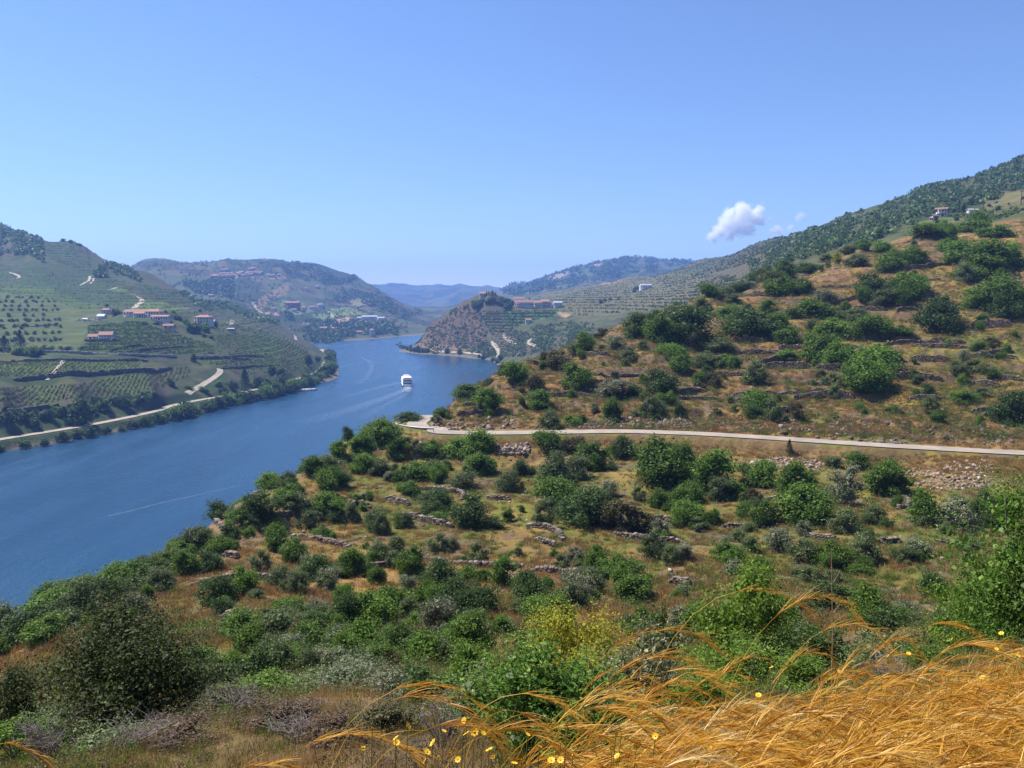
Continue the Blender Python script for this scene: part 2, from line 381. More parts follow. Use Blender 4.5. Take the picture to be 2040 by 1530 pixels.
# ------------------------------------------------------------------ land: colour of soil and plants by what grows where
P1 = lambda pts: [(x / 3.188, 430 + y / 3.188) for x, y in pts]          # outlines read from enlargements of the photo
P2 = lambda pts: [(380 + x / 4.0, 480 + y / 4.0) for x, y in pts]
P3 = lambda pts: [(780 + x / 4.0, 480 + y / 4.0) for x, y in pts]
P4 = lambda pts: [(1290 + x / 2.637, 280 + y / 2.637) for x, y in pts]
FIELDS = [   # (outline, distance range, colour, row spacing in height or None)
 ('vine_low',  P1([(-900,1080),(0,930),(430,920),(1050,930),(950,980),(400,1010),(0,1025)]), (380, 640), (0.085,0.098,0.026)),
 ('vine_low',  P1([(-900,1250),(0,1100),(500,1070),(800,1010),(1300,940),(1350,960),(1050,1080),(800,1150),(400,1170),(0,1240)]), (380, 640), (0.092,0.098,0.036)),
 ('vine_rows', P1([(560,700),(870,668),(1100,745),(1500,870),(1150,880),(500,860),(560,800)]), (450, 900), (0.055,0.085,0.020)),
 ('vine_rows', P1([(1300,760),(1640,760),(2000,840),(2050,1000),(1400,960),(1250,900),(1500,870)]), (480, 900), (0.058,0.085,0.024)),
 ('vine_fine', P1([(0,300),(300,290),(560,380),(860,505),(830,585),(650,580),(300,450),(0,420)]), (700, 1450), (0.052,0.072,0.030)),
 ('vine_fine', P1([(290,170),(520,180),(800,330),(720,420),(560,370),(300,260)]), (900, 1450), (0.055,0.072,0.032)),
 ('light',     P1([(690,470),(750,455),(870,500),(860,510)]), (700, 1450), (0.105,0.14,0.034)),
 ('light',     P1([(905,530),(1000,540),(1280,600),(1250,615),(900,600),(840,590)]), (700, 1450), (0.10,0.135,0.032)),
 ('light',     P1([(0,440),(300,450),(650,590),(560,600),(300,530),(0,480)]), (650, 1450), (0.075,0.10,0.024)),
 ('vine_fine', P1([(900,440),(1200,480),(1900,660),(1700,640),(1300,600),(1000,540)]), (900, 1450), (0.052,0.072,0.030)),
 ('dry',       P2([(520,470),(720,340),(800,330),(760,420),(620,470),(560,570),(500,520)]), (1450, 2900), (0.17,0.13,0.07)),
 ('light',     P2([(620,500),(720,470),(900,500),(1000,560),(840,590),(700,560)]), (1450, 2900), (0.12,0.15,0.05)),
 ('light',     P2([(1100,540),(1240,530),(1400,590),(1250,600),(1100,590)]), (1450, 2900), (0.14,0.17,0.04)),
 ('light',     P2([(980,590),(1090,570),(1140,620),(1000,640)]), (1450, 2900), (0.13,0.17,0.045)),
 ('earth',     P2([(1140,620),(1250,610),(1460,660),(1440,680),(1230,670)]), (1450, 2900), (0.34,0.21,0.13)),
 ('earth',     P2([(560,570),(640,565),(680,590),(650,600)]), (1450, 2900), (0.34,0.21,0.13)),
 ('dry',       P2([(1250,480),(1400,440),(1480,490),(1300,530)]), (1450, 2900), (0.17,0.15,0.07)),
 ('dry',       P2([(600,290),(740,270),(740,300),(620,310)]), (1450, 2900), (0.26,0.17,0.10)),
 ('earth',     P2([(160,280),(360,268),(350,300),(180,310)]), (1450, 2900), (0.28,0.18,0.12)),
 ('rocky',     P3([(100,830),(300,660),(620,490),(690,560),(780,760),(620,860),(330,880),(150,850)]), (950, 1260), (0.245,0.14,0.092)),
 ('green_t',   P3([(690,560),(1320,560),(1290,600),(1100,640),(920,720),(800,755),(760,690)]), (900, 1260), (0.068,0.135,0.036)),
 ('dry_t',     P3([(790,770),(900,720),(1080,730),(1060,800),(930,880),(830,850)]), (700, 1200), (0.125,0.115,0.045)),
 ('earth',     P3([(1310,580),(1400,510),(1560,510),(1380,610)]), (600, 1500), (0.30,0.21,0.12)),
 ('dry_t',     P3([(1100,430),(1800,270),(2040,240),(2900,300),(2900,420),(2040,560),(1500,600),(1320,560),(1300,480)]), (560, 2400), (0.115,0.105,0.048)),
 ('earth',     P3([(1640,330),(1830,300),(1800,330),(1680,345)]), (900, 2600), (0.28,0.17,0.10)),
 ('earth',     P3([(1160,310),(1300,250),(1430,240),(1300,310),(1200,325)]), (2600, 5600), (0.26,0.19,0.13)),
 ('earth',     P3([(1580,185),(1690,165),(1680,190),(1600,195)]), (2600, 5600), (0.30,0.20,0.13)),
 ('light',     P4([(860,470),(1280,325),(1270,345),(1040,420),(900,465)]), (500, 1300), (0.075,0.10,0.032)),
 ('light',     P4([(1490,410),(1740,385),(1980,330),(1980,400),(1700,420),(1400,455)]), (380, 620), (0.10,0.115,0.036)),
 ('dry',       P4([(1740,300),(1980,260),(1980,340),(1760,370)]), (380, 760), (0.13,0.12,0.048)),
]
def wobble(px, py, x, y):
    """field edges are never ruler straight"""
    s = np.maximum(y, 60) * 0.02
    return px + (fbm(x / s, y / s, 81, 3) - 0.5) * 70, py + (fbm(x / s, y / s, 83, 3) - 0.5) * 24
def field_masks(px, py, y):
    out = []
    for name, poly, (d0, d1), c in FIELDS:
        out.append(in_poly(px, py, poly) & (y > d0) & (y < d1))
    return out
def mix3(a, b, t): return a + (np.asarray(b) - a) * t[:, None]
def land_colour(x, y, z, nz):
    px, py = project(x, y, z)
    n = len(x)
    big = fbm(x / 34, y / 34, 51, 4); mid = fbm(x / 7, y / 7, 52, 4); fine = fbm(x / 1.7, y / 1.7, 53, 3)
    # near slope: straw, rust earth, green grass, yellow bloom
    c = np.tile(np.array([0.235, 0.148, 0.052]), (n, 1))
    c = mix3(c, (0.20, 0.102, 0.048), sstep(0.42, 0.56, mid))
    c = mix3(c, (0.13, 0.10, 0.045), 0.8 * sstep(0.52, 0.64, fbm(x / 4.2, y / 4.2, 55, 4)))
    wet = np.clip(0.40 - (z - 49) * 0.012, 0.12, 0.40)
    c = mix3(c, (0.105, 0.125, 0.025), 0.85 * sstep(0.655 - wet * 0.45, 0.745 - wet * 0.35, big * 0.4 + fine * 0.3 + mid * 0.3 + 0.07))
    c = mix3(c, (0.30, 0.235, 0.03), 0.6 * sstep(0.55, 0.66, vnoise(x / 5.0, y / 5.0, 58)) * sstep(0.45, 0.6, fine) * sstep(1500, 1900, px) * (y > 90))
    c = mix3(c, (0.15, 0.105, 0.075), sstep(0.55, 0.66, fbm(x / 3.5, y / 3.5, 57, 3)) * 0.7)
    c = mix3(c, (0.11, 0.08, 0.045), 0.6 * sstep(30, 12, y) * sstep(0.4, 0.55, fbm(x / 1.9, y / 1.9, 56, 3)))
    c = mix3(c, (0.15, 0.098, 0.070), sstep(0.90, 0.70, nz) * (y > 35))            # terrace risers and cuttings: schist
    if np.any((y > 90) & (y < 180)):                                                 # straw grown embankment under the road
        rdd = seg_dist(x, y, ROAD[::2])[0]; c = mix3(c, (0.27, 0.175, 0.068), 0.85 * sstep(13, 8, rdd) * (z < 52.7) * (0.5 + 0.5 * sstep(0.35, 0.6, fine)))
    # everything across the water and behind
    g = np.tile(np.array([0.042, 0.058, 0.022]), (n, 1))
    s1 = fbm(x / 60, y / 60, 61, 4); s2 = fbm(x / 14, y / 14, 62, 4)
    g = mix3(g, (0.07, 0.082, 0.032), sstep(0.45, 0.6, s1))
    g = mix3(g, (0.11, 0.092, 0.045), sstep(0.52, 0.68, s2) * 0.7)
    far = sstep(1400, 1700, y)
    g2 = np.tile(np.array([0.035, 0.052, 0.022]), (n, 1))
    t1 = fbm(x / 150, y / 150, 71, 4); t2 = fbm(x / 45, y / 45, 72, 4)
    g2 = mix3(g2, (0.075, 0.092, 0.038), sstep(0.47, 0.56, t1)); g2 = mix3(g2, (0.13, 0.10, 0.055), sstep(0.57, 0.68, t2) * 0.8)
    g = g + (g2 - g) * far[:, None]
    olive = in_poly(px, py, P1([(-800,480),(0,480),(300,530),(640,600),(560,700),(500,860),(0,880),(-800,950)])) & (y > 420) & (y < 900)
    g[olive] = (np.array([0.095, 0.10, 0.038]) * (0.75 + 0.6 * s2[:, None]))[olive]
    wx, wy = wobble(px, py, x, y)
    for (name, poly, dr, col), m in zip(FIELDS, field_masks(px * .75 + wx * .25, py * .75 + wy * .25, y)):
        if m.any():
            var = 0.8 + 0.45 * s2[m]
            cc = np.array(col)[None] * var[:, None]
            g[m] = cc
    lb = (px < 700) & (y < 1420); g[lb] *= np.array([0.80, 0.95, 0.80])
    riser = sstep(0.955, 0.84, nz) * (y < 2300) * (z > 10)
    g = mix3(g, (0.095, 0.08, 0.058), riser * 0.8)
    w = sstep(310, 360, y)
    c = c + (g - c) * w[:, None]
    shore = sstep(2.2, 0.6, z)
    c = mix3(c, (0.16, 0.13, 0.09), shore)
    return np.clip(c, 0, 1)
N = Nodes('land')
_p = N.pos(); _a = N.new('Attribute', attribute_name='soil').outputs['Color']
_n1 = N.noise(0.9, 6, _p, 0.65); _n2 = N.noise(0.07, 6, _p, 0.6); _n3 = N.noise(7.0, 4, _p, 0.6)
_c = N.mix(0.55, _a, N.ramp(_n1, [(0.3, (0.45, 0.45, 0.45)), (0.55, (1.0, 1.0, 1.0)), (0.75, (1.45, 1.4, 1.3))]), 'MULTIPLY')
_c = N.mix(0.6, _c, N.ramp(_n2, [(0.3, (0.6, 0.66, 0.6)), (0.7, (1.3, 1.25, 1.2))]), 'MULTIPLY')
N.link(_c, N.b.inputs['Base Color']); N.b.inputs['Roughness'].default_value = 0.95; N.b.inputs['Specular IOR Level'].default_value = 0.1
N.bump(N.math('ADD', _n1, N.math('MULTIPLY', _n3, 0.4)), 0.6, 0.35)
LAND = N.m
BANDS = []
def land_band(v0, v1, nv, u0, u1, nu):
    us = np.linspace(u0, u1, nu); q = np.exp(np.linspace(v0, v1, nv))
    Q, U = np.meshgrid(q, us, indexing='ij')
    X = U * Q; Y = Q - QB
    Z = ground(X.ravel(), Y.ravel()).reshape(X.shape)
    BANDS.append((v0, v1, nv, u0, u1, nu, Z))
    P = np.stack([X, Y, Z], -1)
    gx = np.gradient(P, axis=1); gy = np.gradient(P, axis=0)
    nrm = np.cross(gx, gy); nz = np.abs(nrm[..., 2]) / (np.linalg.norm(nrm, axis=-1) + 1e-9)
    colr = land_colour(X.ravel(), Y.ravel(), Z.ravel(), nz.ravel())
    idx = np.arange(nv * nu).reshape(nv, nu)
    fc = np.stack([idx[:-1, :-1], idx[:-1, 1:], idx[1:, 1:], idx[1:, :-1]], -1).reshape(-1, 4)
    zm = np.maximum.reduce([Z[:-1, :-1], Z[:-1, 1:], Z[1:, 1:], Z[1:, :-1]]).ravel()
    keep = zm > -2.5
    return P.reshape(-1, 3), colr, fc[keep]
def land_object(name, V, C, Fc, label):
    used = np.unique(Fc); remap = np.full(len(V), -1); remap[used] = np.arange(len(used))
    me = mesh_np(name, V[used], remap[Fc], [LAND], smooth=True)
    at_ = me.attributes.new('soil', 'FLOAT_COLOR', 'POINT')
    at_.data.foreach_set('color', np.concatenate([C[used], np.ones((len(used), 1))], 1).astype(np.float32).ravel())
    o = obj(name, me); tag(o, label, kind='structure'); return o
LN = math.log
V, C, Fc = land_band(LN(3.5), LN(62), 175, -1.15, 1.15, 370)
land_object('foreground_slope', V, C, Fc, 'dry grassy slope falling away below the viewer')
V, C, Fc = land_band(LN(61.5), LN(345), 445, -1.0, 0.98, 705)
land_object('hillside', V, C, Fc, 'terraced scrub hillside with the road cut across it')
V, C, Fc = land_band(LN(342), LN(6900), 530, -1.05, 1.0, 560)
fcx = V[Fc].mean(1); fpx = CX + F * fcx[:, 0] / fcx[:, 1]; fy = fcx[:, 1]
reg = np.full(len(Fc), 0)
reg[(fpx < 740) & (fy < 1420)] = 1
reg[(fpx < 900) & (fy >= 1420) & (fy < 3600)] = 2
reg[(fpx >= 740) & (fpx < 1135) & (fy < 1420) & (fy > 880)] = 3
reg[(fpx >= 1500) & (fy < 2600)] = 4
reg[(fpx >= 1000) & (fy >= 2600)] = 5
reg[(fpx < 1000) & (fy >= 3600)] = 6
for r, (nm, lb) in enumerate([('terraced_hills', 'pale terraced vineyard slopes behind the near hillside'), ('vineyard_hill', 'vineyard hill across the river with the farm houses'),
        ('village_hill', 'bluish hill with a village behind the river bend'), ('estate_hill', 'rounded river hill crowned by dark trees and a farm'), ('scrub_hill', 'dark scrub covered hill rising on the right'),
        ('mountain', 'blue wooded mountain behind the terraced slopes'), ('distant_hills', 'palest hills at the end of the valley')]):
    if (reg == r).any(): land_object(nm, V, C, Fc[reg == r], lb)

_slow_ground = ground
def ground(x, y):
    """height of the finished ground sheets"""
    x = np.asarray(x, float); y = np.asarray(y, float); u, v = to_uv(x, y); out = np.full(np.shape(x), np.nan)
    for v0, v1, nv, u0, u1, nu, Z in BANDS:
        m = (v >= v0) & (v <= v1) & (u > u0) & (u < u1)
        if not np.any(m): continue
        fu = np.clip((u[m] - u0) / (u1 - u0) * (nu - 1), 0, nu - 1.001); fv = np.clip((v[m] - v0) / (v1 - v0) * (nv - 1), 0, nv - 1.001)
        iu = fu.astype(int); iv = fv.astype(int); a = fu - iu; b = fv - iv
        out[m] = (Z[iv, iu] * (1 - a) + Z[iv, iu + 1] * a) * (1 - b) + (Z[iv + 1, iu] * (1 - a) + Z[iv + 1, iu + 1] * a) * b
    m = np.isnan(out)
    if np.any(m): out[m] = _slow_ground(x[m], y[m])
    return out

# river
N = Nodes('river_water')
_p = N.pos()
mp = N.new('Mapping'); N.link(_p, mp.inputs['Vector']); mp.inputs['Scale'].default_value = (1.0, 0.45, 1.0); mp.inputs['Rotation'].default_value = (0, 0, 0.5)
w1 = N.noise(0.55, 5, mp.outputs[0], 0.6); w2 = N.noise(0.06, 4, mp.outputs[0], 0.55)
mp2 = N.new('Mapping'); N.link(_p, mp2.inputs['Vector']); mp2.inputs['Scale'].default_value = (0.03, 0.006, 1.0); mp2.inputs['Rotation'].default_value = (0, 0, -0.9)
w3 = N.noise(1.0, 5, mp2.outputs[0], 0.6)
N.link(N.ramp(w3, [(0.35, (0.007, 0.036, 0.075)), (0.65, (0.011, 0.050, 0.10))]), N.b.inputs['Base Color'])
N.link(N.ramp(w3, [(0.4, (0.16,) * 3), (0.62, (0.30,) * 3)]), N.b.inputs['Roughness'])
N.b.inputs['IOR'].default_value = 1.33
N.bump(N.math('ADD', w1, N.math('MULTIPLY', w2, 1.5)), 0.9, 0.55)
WATER = N.m
wv = [(-900, 60, 0), (700, 60, 0), (1600, 1000, 0), (900, 2300, 0), (-1200, 2300, 0), (-1700, 600, 0)]
o = obj('river', mesh_np('river', wv, [np.array([[0, 1, 2, 3]]), np.array([[0, 3, 4, 5]])], [WATER])); tag(o, 'wide blue river winding between the hills', kind='structure')

# air: one box of thin even haze round everything
N = Nodes('haze_air'); N.n.remove(N.b)
pv = N.new('VolumePrincipled'); pv.inputs['Color'].default_value = (0.23, 0.43, 1.0, 1); pv.inputs['Density'].default_value = 1.55e-4; pv.inputs['Anisotropy'].default_value = 0.2
N.link(pv.outputs[0], N.out.inputs['Volume'])
bx0, bx1, by0, by1, bz0, bz1 = -8400, 8400, -60, 7300, -12, 420
hv = [(x, y, z) for z in (bz0, bz1) for y in (by0, by1) for x in (bx0, bx1)]
o = obj('haze', mesh_np('haze', hv, np.array([[0, 2, 3, 1], [4, 5, 7, 6], [0, 1, 5, 4], [2, 6, 7, 3], [0, 4, 6, 2], [1, 3, 7, 5]]), [N.m])); tag(o, 'thin blue summer haze filling the valley', kind='stuff')
# ------------------------------------------------------------------ roads and tracks
def ribbon(name, path, width, mat, lift=0.06, follow=False, label=None):
    P = np.array(path, float); T = np.gradient(P[:, :2], axis=0); T /= np.linalg.norm(T, axis=1)[:, None] + 1e-9
    Nn = np.stack([-T[:, 1], T[:, 0]], 1); V = []; K = 4
    for k in range(K + 1):
        off = (k / K - 0.5) * width
        xy = P[:, :2] + Nn * off
        z = ground(xy[:, 0], xy[:, 1]) if follow else P[:, 2]
        V.append(np.stack([xy[:, 0], xy[:, 1], z + lift], 1))
    V = np.concatenate(V); n = len(P); F4 = []
    for k in range(K):
        a = np.arange(n - 1) + k * n
        F4.append(np.stack([a, a + n, a + n + 1, a + 1], 1))
    me = mesh_np(name, V, np.concatenate(F4)[:, ::-1], [mat])
    if me.polygons[0].normal.z < 0: me.flip_normals()
    o = obj(name, me); tag(o, label, kind='structure'); return o
def asphalt(name, c):
    N = Nodes(name); p = N.pos()
    a = N.noise(0.35, 5, p); b = N.noise(9.0, 3, p)
    col = N.mix(0.6, N.ramp(a, [(0.35, tuple(v * 0.82 for v in c)), (0.65, tuple(v * 1.12 for v in c))]), N.ramp(b, [(0.35, (0.75,) * 3), (0.65, (1.15,) * 3)]), 'MULTIPLY')
    N.link(col, N.b.inputs['Base Color']); N.b.inputs['Roughness'].default_value = 0.9; N.bump(b, 0.3, 0.02); return N.m
ROADM = asphalt('pale_asphalt', (0.30, 0.25, 0.20)); TRACKM = asphalt('pale_track', (0.32, 0.27, 0.20)); VERGEM = plain('dry_verge', (0.36, 0.25, 0.10), 0.95, 0.35, 1.2, 'Object')
ribbon('road', ROAD, 3.6, ROADM, 0.09, label='pale narrow road crossing the near hillside to the bend')
ribbon('river_road', LROAD, 6.0, ROADM, 0.25, label='pale road along the far river bank')
def track(pix, w, label, dmin=320, dmax=3000, mat=TRACKM, lift=0.35):
    pts = []
    for i in range(len(pix) - 1):
        for k in range(6):
            t = k / 6; h = hit(pix[i][0] * (1 - t) + pix[i + 1][0] * t, pix[i][1] * (1 - t) + pix[i + 1][1] * t, dmin, dmax)
            if h and (not pts or math.hypot(h[0] - pts[-1][0], h[1] - pts[-1][1]) > w * 0.5): pts.append(h)
    run = [[]]
    for h in pts:
        if run[-1] and math.dist(h[:2], run[-1][-1][:2]) > max(4 * w, 0.045 * h[1]): run.append([])
        run[-1].append(h)
    pts = max(run, key=len)
    if len(pts) > 2:
        P = np.array(pts)
        for _ in range(3): P[1:-1, :2] = (P[:-2, :2] + 2 * P[1:-1, :2] + P[2:, :2]) / 4
        ribbon('farm_track', [tuple(p) for p in P], w, mat, lift, True, label)
track(P1([(1190,1130),(1230,1108),(1280,1080),(1360,1030),(1410,990),(1390,970)]), 4.5, 'pale track climbing from the river road to the vines')
track(P1([(850,590),(870,570),(905,545),(895,525),(865,508)]), 5, 'hairpin farm track above the red roofed farm')
track(P1([(505,442),(550,425),(572,400),(570,380)]), 3.5, 'short pale track on the vineyard hill')
track(P1([(575,432),(592,412),(596,395)]), 2.5, 'second short pale track beside the first')
track(P1([(690,470),(720,465),(748,455)]), 2.5, 'track end above the light green field')
track(P1([(60,360),(120,380),(125,395),(60,405)]), 3, 'track bend near the hill edge')
track(P1([(300,1045),(350,990),(390,940),(415,905)]), 2.4, 'straight path up between the lower vines')
track(P1([(1460,670),(1485,680),(1440,690)]), 4, 'small track bend right of the pale house')
track(P2([(300,660),(345,645),(320,630)]), 4, 'track curl on the vineyard ridge')
track(P2([(540,635),(545,615),(535,600)]), 4, 'short track on the wooded ridge')
track(P2([(840,790),(830,755),(845,730)]), 4, 'short track near the river bend')
track(P2([(1085,545),(1110,580),(1140,615)]), 7, 'track through green field on the village hill', 1400)
track(P2([(500,490),(510,530),(540,565),(600,580)]), 8, 'dirt track round the dry field on the village hill', 1400)
track(P2([(1480,725),(1515,710),(1525,690)]), 6, 'track down to the far shore', 1400)
track(P3([(890,740),(900,775),(940,800),(1000,830)]), 3.5, 'curving track across the dry vineyard by the bay', 600)
track(P3([(1180,855),(1130,830),(1090,815),(1105,780)]), 5, 'white track bend beside the bay scrub', 400)
track(P3([(845,920),(850,870),(820,830),(780,800)]), 4, 'track down to the bay shore', 600)
track(P3([(310,872),(450,885),(600,890),(700,905),(760,940)]), 5, 'shore road below the rocky estate hill', 600)

# ------------------------------------------------------------------ stone work
STONE = plain('schist', (0.20, 0.16, 0.13), 0.95, 0.45, 2.5); PALESTONE = plain('pale_rubble_stone', (0.42, 0.36, 0.31), 0.95, 0.35, 2.0)
STONE2 = plain('brown_schist', (0.17, 0.12, 0.09), 0.95, 0.4, 1.5)
N = Nodes('wall_stone'); ri = N.new('NewGeometry').outputs['Random Per Island']
N.link(N.mix(0.6, N.ramp(ri, [(0.0, (0.075, 0.055, 0.042)), (0.5, (0.15, 0.11, 0.085)), (0.9, (0.21, 0.165, 0.13)), (1.0, (0.30, 0.25, 0.20))]), N.ramp(N.noise(6, 4, N.pos()), [(0.3, (0.6,) * 3), (0.7, (1.3,) * 3)]), 'MULTIPLY'), N.b.inputs['Base Color'])
N.b.inputs['Roughness'].default_value = 0.95; WALLSTONE = N.m
N = Nodes('loose_stone'); ri = N.new('NewGeometry').outputs['Random Per Island']
N.link(N.ramp(ri, [(0.0, (0.15, 0.10, 0.07)), (0.6, (0.25, 0.19, 0.145)), (1.0, (0.42, 0.36, 0.30))]), N.b.inputs['Base Color']); N.b.inputs['Roughness'].default_value = 0.95; LOOSE = N.m
CUBE = np.array([(-1,-1,-1),(1,-1,-1),(1,1,-1),(-1,1,-1),(-1,-1,1),(1,-1,1),(1,1,1),(-1,1,1)], float) * 0.5
CUBEF = np.array([(0,3,2,1),(4,5,6,7),(0,1,5,4),(1,2,6,5),(2,3,7,6),(3,0,4,7)])
def stones_mesh(name, C, S, rot, mat, jit=0.28, tilt=0.0):
    """irregular six-sided stones, one island each"""
    n = len(C); V = np.repeat(CUBE[None], n, 0) * (1 + RNG.uniform(-jit, jit, (n, 8, 3)))
    V = V * S[:, None, :]
    if tilt:
        a = RNG.normal(0, tilt, n); c, s = np.cos(a)[:, None], np.sin(a)[:, None]
        x, z = V[..., 0] * c - V[..., 2] * s, V[..., 0] * s + V[..., 2] * c; V[..., 0] = x; V[..., 2] = z
        a = RNG.normal(0, tilt, n); c, s = np.cos(a)[:, None], np.sin(a)[:, None]
        y, z = V[..., 1] * c - V[..., 2] * s, V[..., 1] * s + V[..., 2] * c; V[..., 1] = y; V[..., 2] = z
    c, s = np.cos(rot)[:, None], np.sin(rot)[:, None]
    X = V[..., 0] * c - V[..., 1] * s; Y = V[..., 0] * s + V[..., 1] * c
    V = np.stack([X, Y, V[..., 2]], -1) + C[:, None, :]
    Fq = (np.arange(n)[:, None, None] * 8 + CUBEF[None]).reshape(-1, 4)
    return mesh_np(name, V.reshape(-1, 3), Fq, [mat])
REG = []        # things still to be labelled: object, kind phrase, place phrase, photo column
def dry_wall(pix, height, place, dmin=8, dmax=330, mat=None, stone=(0.30, 0.13), thick=0.5, name='dry_stone_wall', kind='dry stone wall', group='dry stone terrace walls on the near hillside', near=True, pts=None):
    pts = list(pts or [])
    for i in range(len(pix) - 1):
        for k in range(8):
            t = k / 8; q = (pix[i][0] * (1 - t) + pix[i + 1][0] * t, pix[i][1] * (1 - t) + pix[i + 1][1] * t)
            h = hit_near(*q, dmin, dmax) if near else hit(*q, dmin, dmax)
            if h: pts.append(h)
    if len(pts) < 3: return None
    P = np.array(pts)
    dy = np.abs(P[:, 1] - np.median(P[:, 1])); P = P[dy < 0.12 * np.median(P[:, 1])]
    for _ in range(6): P[1:-1, :2] = (P[:-2, :2] + 2 * P[1:-1, :2] + P[2:, :2]) / 4
    seg = np.hypot(*np.diff(P[:, :2], axis=0).T); L = np.concatenate([[0], np.cumsum(seg)])
    if L[-1] < 1.5: return None
    base = P[len(P) // 2].copy()
    C, S, R = [], [], []
    rows = max(2, int(height / stone[1]))
    for r in range(rows):
        s = -RNG.uniform(0, stone[0])
        while s < L[-1]:
            w = stone[0] * RNG.uniform(0.6, 1.5); m = min(max(s + w / 2, 0), L[-1])
            top = (0.72 + 0.5 * vnoise(m / 2.2, base[0], 77)) * (1 - 0.5 * (abs(m / L[-1] - 0.5) * 2) ** 4)
            if (r + 0.5) / rows <= top:
                x = np.interp(m, L, P[:, 0]); y = np.interp(m, L, P[:, 1]); i = min(np.searchsorted(L, m), len(P) - 1); i = max(i, 1)
                a = math.atan2(P[i, 1] - P[i - 1, 1], P[i, 0] - P[i - 1, 0])
                C.append((x + RNG.normal(0, 0.03), y + RNG.normal(0, 0.04) + r * 0.03, (r + 0.4) * stone[1])); S.append((w * 0.97, thick * RNG.uniform(0.75, 1.15), stone[1] * RNG.uniform(0.85, 1.1))); R.append(a)
            s += w
    C = np.array(C); z = ground(C[:, 0], C[:, 1] - 0.25); C[:, 2] += z
    o = obj(name, stones_mesh(name, C - base, np.array(S), np.array(R), mat or WALLSTONE, 0.24, 0.10), None, tuple(base))
    tag(o, cat='wall', group=group, kind='thing'); REG.append((o, kind, place, project(*base)[0])); return o
Q3 = lambda x, y: (780 + x / 4.0, 480 + y / 4.0)
Q4 = lambda x, y: (1290 + x / 2.637, 280 + y / 2.637)
Q5 = lambda x, y: (x / 2.4286, 900 + y / 2.4286)
Q6 = lambda x, y: (680 + x / 2.781, 800 + y / 2.781)
Q7 = lambda x, y: (1340 + x / 2.887, 820 + y / 2.887)
UP = 'on the slope above the road'; DN = 'on the slope below the road'
for q, pts, h in [
  (Q4, [(620,1195),(740,1200),(870,1200)], 1.3), (Q4, [(885,1200),(980,1205),(1080,1210)], 1.2), (Q4, [(770,1360),(900,1355),(1110,1355)], 1.2), (Q4, [(1310,688),(1440,670),(1580,652)], 1.2),
  (Q4, [(980,900),(1130,895),(1280,895)], 1.2), (Q4, [(1310,900),(1440,895)], 1.2), (Q4, [(1700,985),(1810,985),(1930,980)], 1.7), (Q4, [(1230,1080),(1440,1065),(1650,1050)], 1.0), (Q4, [(690,1098),(840,1092)], 1.0),
  (Q4, [(1010,1095),(1120,1088)], 1.0), (Q4, [(1380,1158),(1500,1160),(1600,1158)], 1.1), (Q4, [(1700,1140),(1820,1125),(1930,1110)], 1.0), (Q4, [(1640,1285),(1750,1290),(1860,1293)], 1.0), (Q4, [(1300,1250),(1430,1255),(1560,1258)], 1.3),
  (Q4, [(480,1060),(640,1060)], 1.2), (Q4, [(1380,1365),(1560,1365)], 0.9), (Q4, [(540,812),(650,802)], 0.9), (Q4, [(1010,845),(1140,828)], 1.0), (Q4, [(1850,1255),(1978,1262)], 1.0), (Q4, [(440,1372),(540,1385)], 1.0),
  (Q3, [(520,1392),(640,1385),(740,1382)], 1.0), (Q3, [(770,1385),(930,1380)], 0.9), (Q3, [(570,1318),(680,1308)], 0.8), (Q3, [(1490,1178),(1640,1178)], 0.9),
  (Q4, [(160,1325),(330,1320)], 0.9), (Q4, [(360,830),(480,820)], 0.9), (Q4, [(1560,1080),(1680,1060)], 0.9), (Q4, [(1700,1430),(1850,1440)], 0.9)]:
    dry_wall([q(*p) for p in pts], h * 1.2, UP)
for q, pts, h in [
  (Q6, [(320,632),(480,670),(640,705)], 1.1), (Q6, [(810,535),(950,545)], 0.8), (Q6, [(1700,660),(1780,650),(1850,680)], 0.9), (Q6, [(1830,1010),(1940,1030)], 0.9),
  (Q6, [(50,560),(170,600)], 1.2), (Q6, [(250,540),(390,580)], 1.0), (Q6, [(80,790),(140,800)], 0.8), (Q6, [(1080,770),(1200,810)], 0.7), (Q7, [(290,665),(420,668),(540,668)], 0.8), (Q7, [(740,710),(850,735),(960,740)], 1.0),
  (Q7, [(1200,755),(1330,750)], 0.8), (Q7, [(1510,750),(1700,770)], 0.6), (Q7, [(630,1060),(770,1065)], 0.7), (Q7, [(1280,1110),(1370,1115)], 0.9), (Q7, [(150,815),(250,815)], 0.9), (Q7, [(520,515),(620,505)], 0.8),
  (Q5, [(1080,812),(1230,802)], 0.7), (Q5, [(1030,1020),(1230,1025)], 0.5), (Q5, [(1500,560),(1560,575)], 1.0), (Q5, [(1400,305),(1450,315)], 0.9), (Q5, [(1090,505),(1160,515)], 0.8), (Q5, [(1600,480),(1660,470)], 0.9), (Q5, [(960,310),(1080,380)][::-1], 0.7)]:
    dry_wall([q(*p) for p in pts], h * 0.75, DN)
def contour(x, y, n, step=0.8):
    """walks along the slope at one height"""
    out = []
    for k in range(n):
        e = 2.5; gx = float(np.diff(_slow_ground(np.array([x - e, x + e]), np.array([y, y])))[0]); gy = float(np.diff(_slow_ground(np.array([x, x]), np.array([y - e, y + e])))[0]); m = math.hypot(gx, gy) + 1e-6
        out.append((x, y, 0.0)); x += gy / m * step; y += -gx / m * step
    return [(a_, b_, float(ground(np.array([a_]), np.array([b_]))[0])) for a_, b_, _ in out]
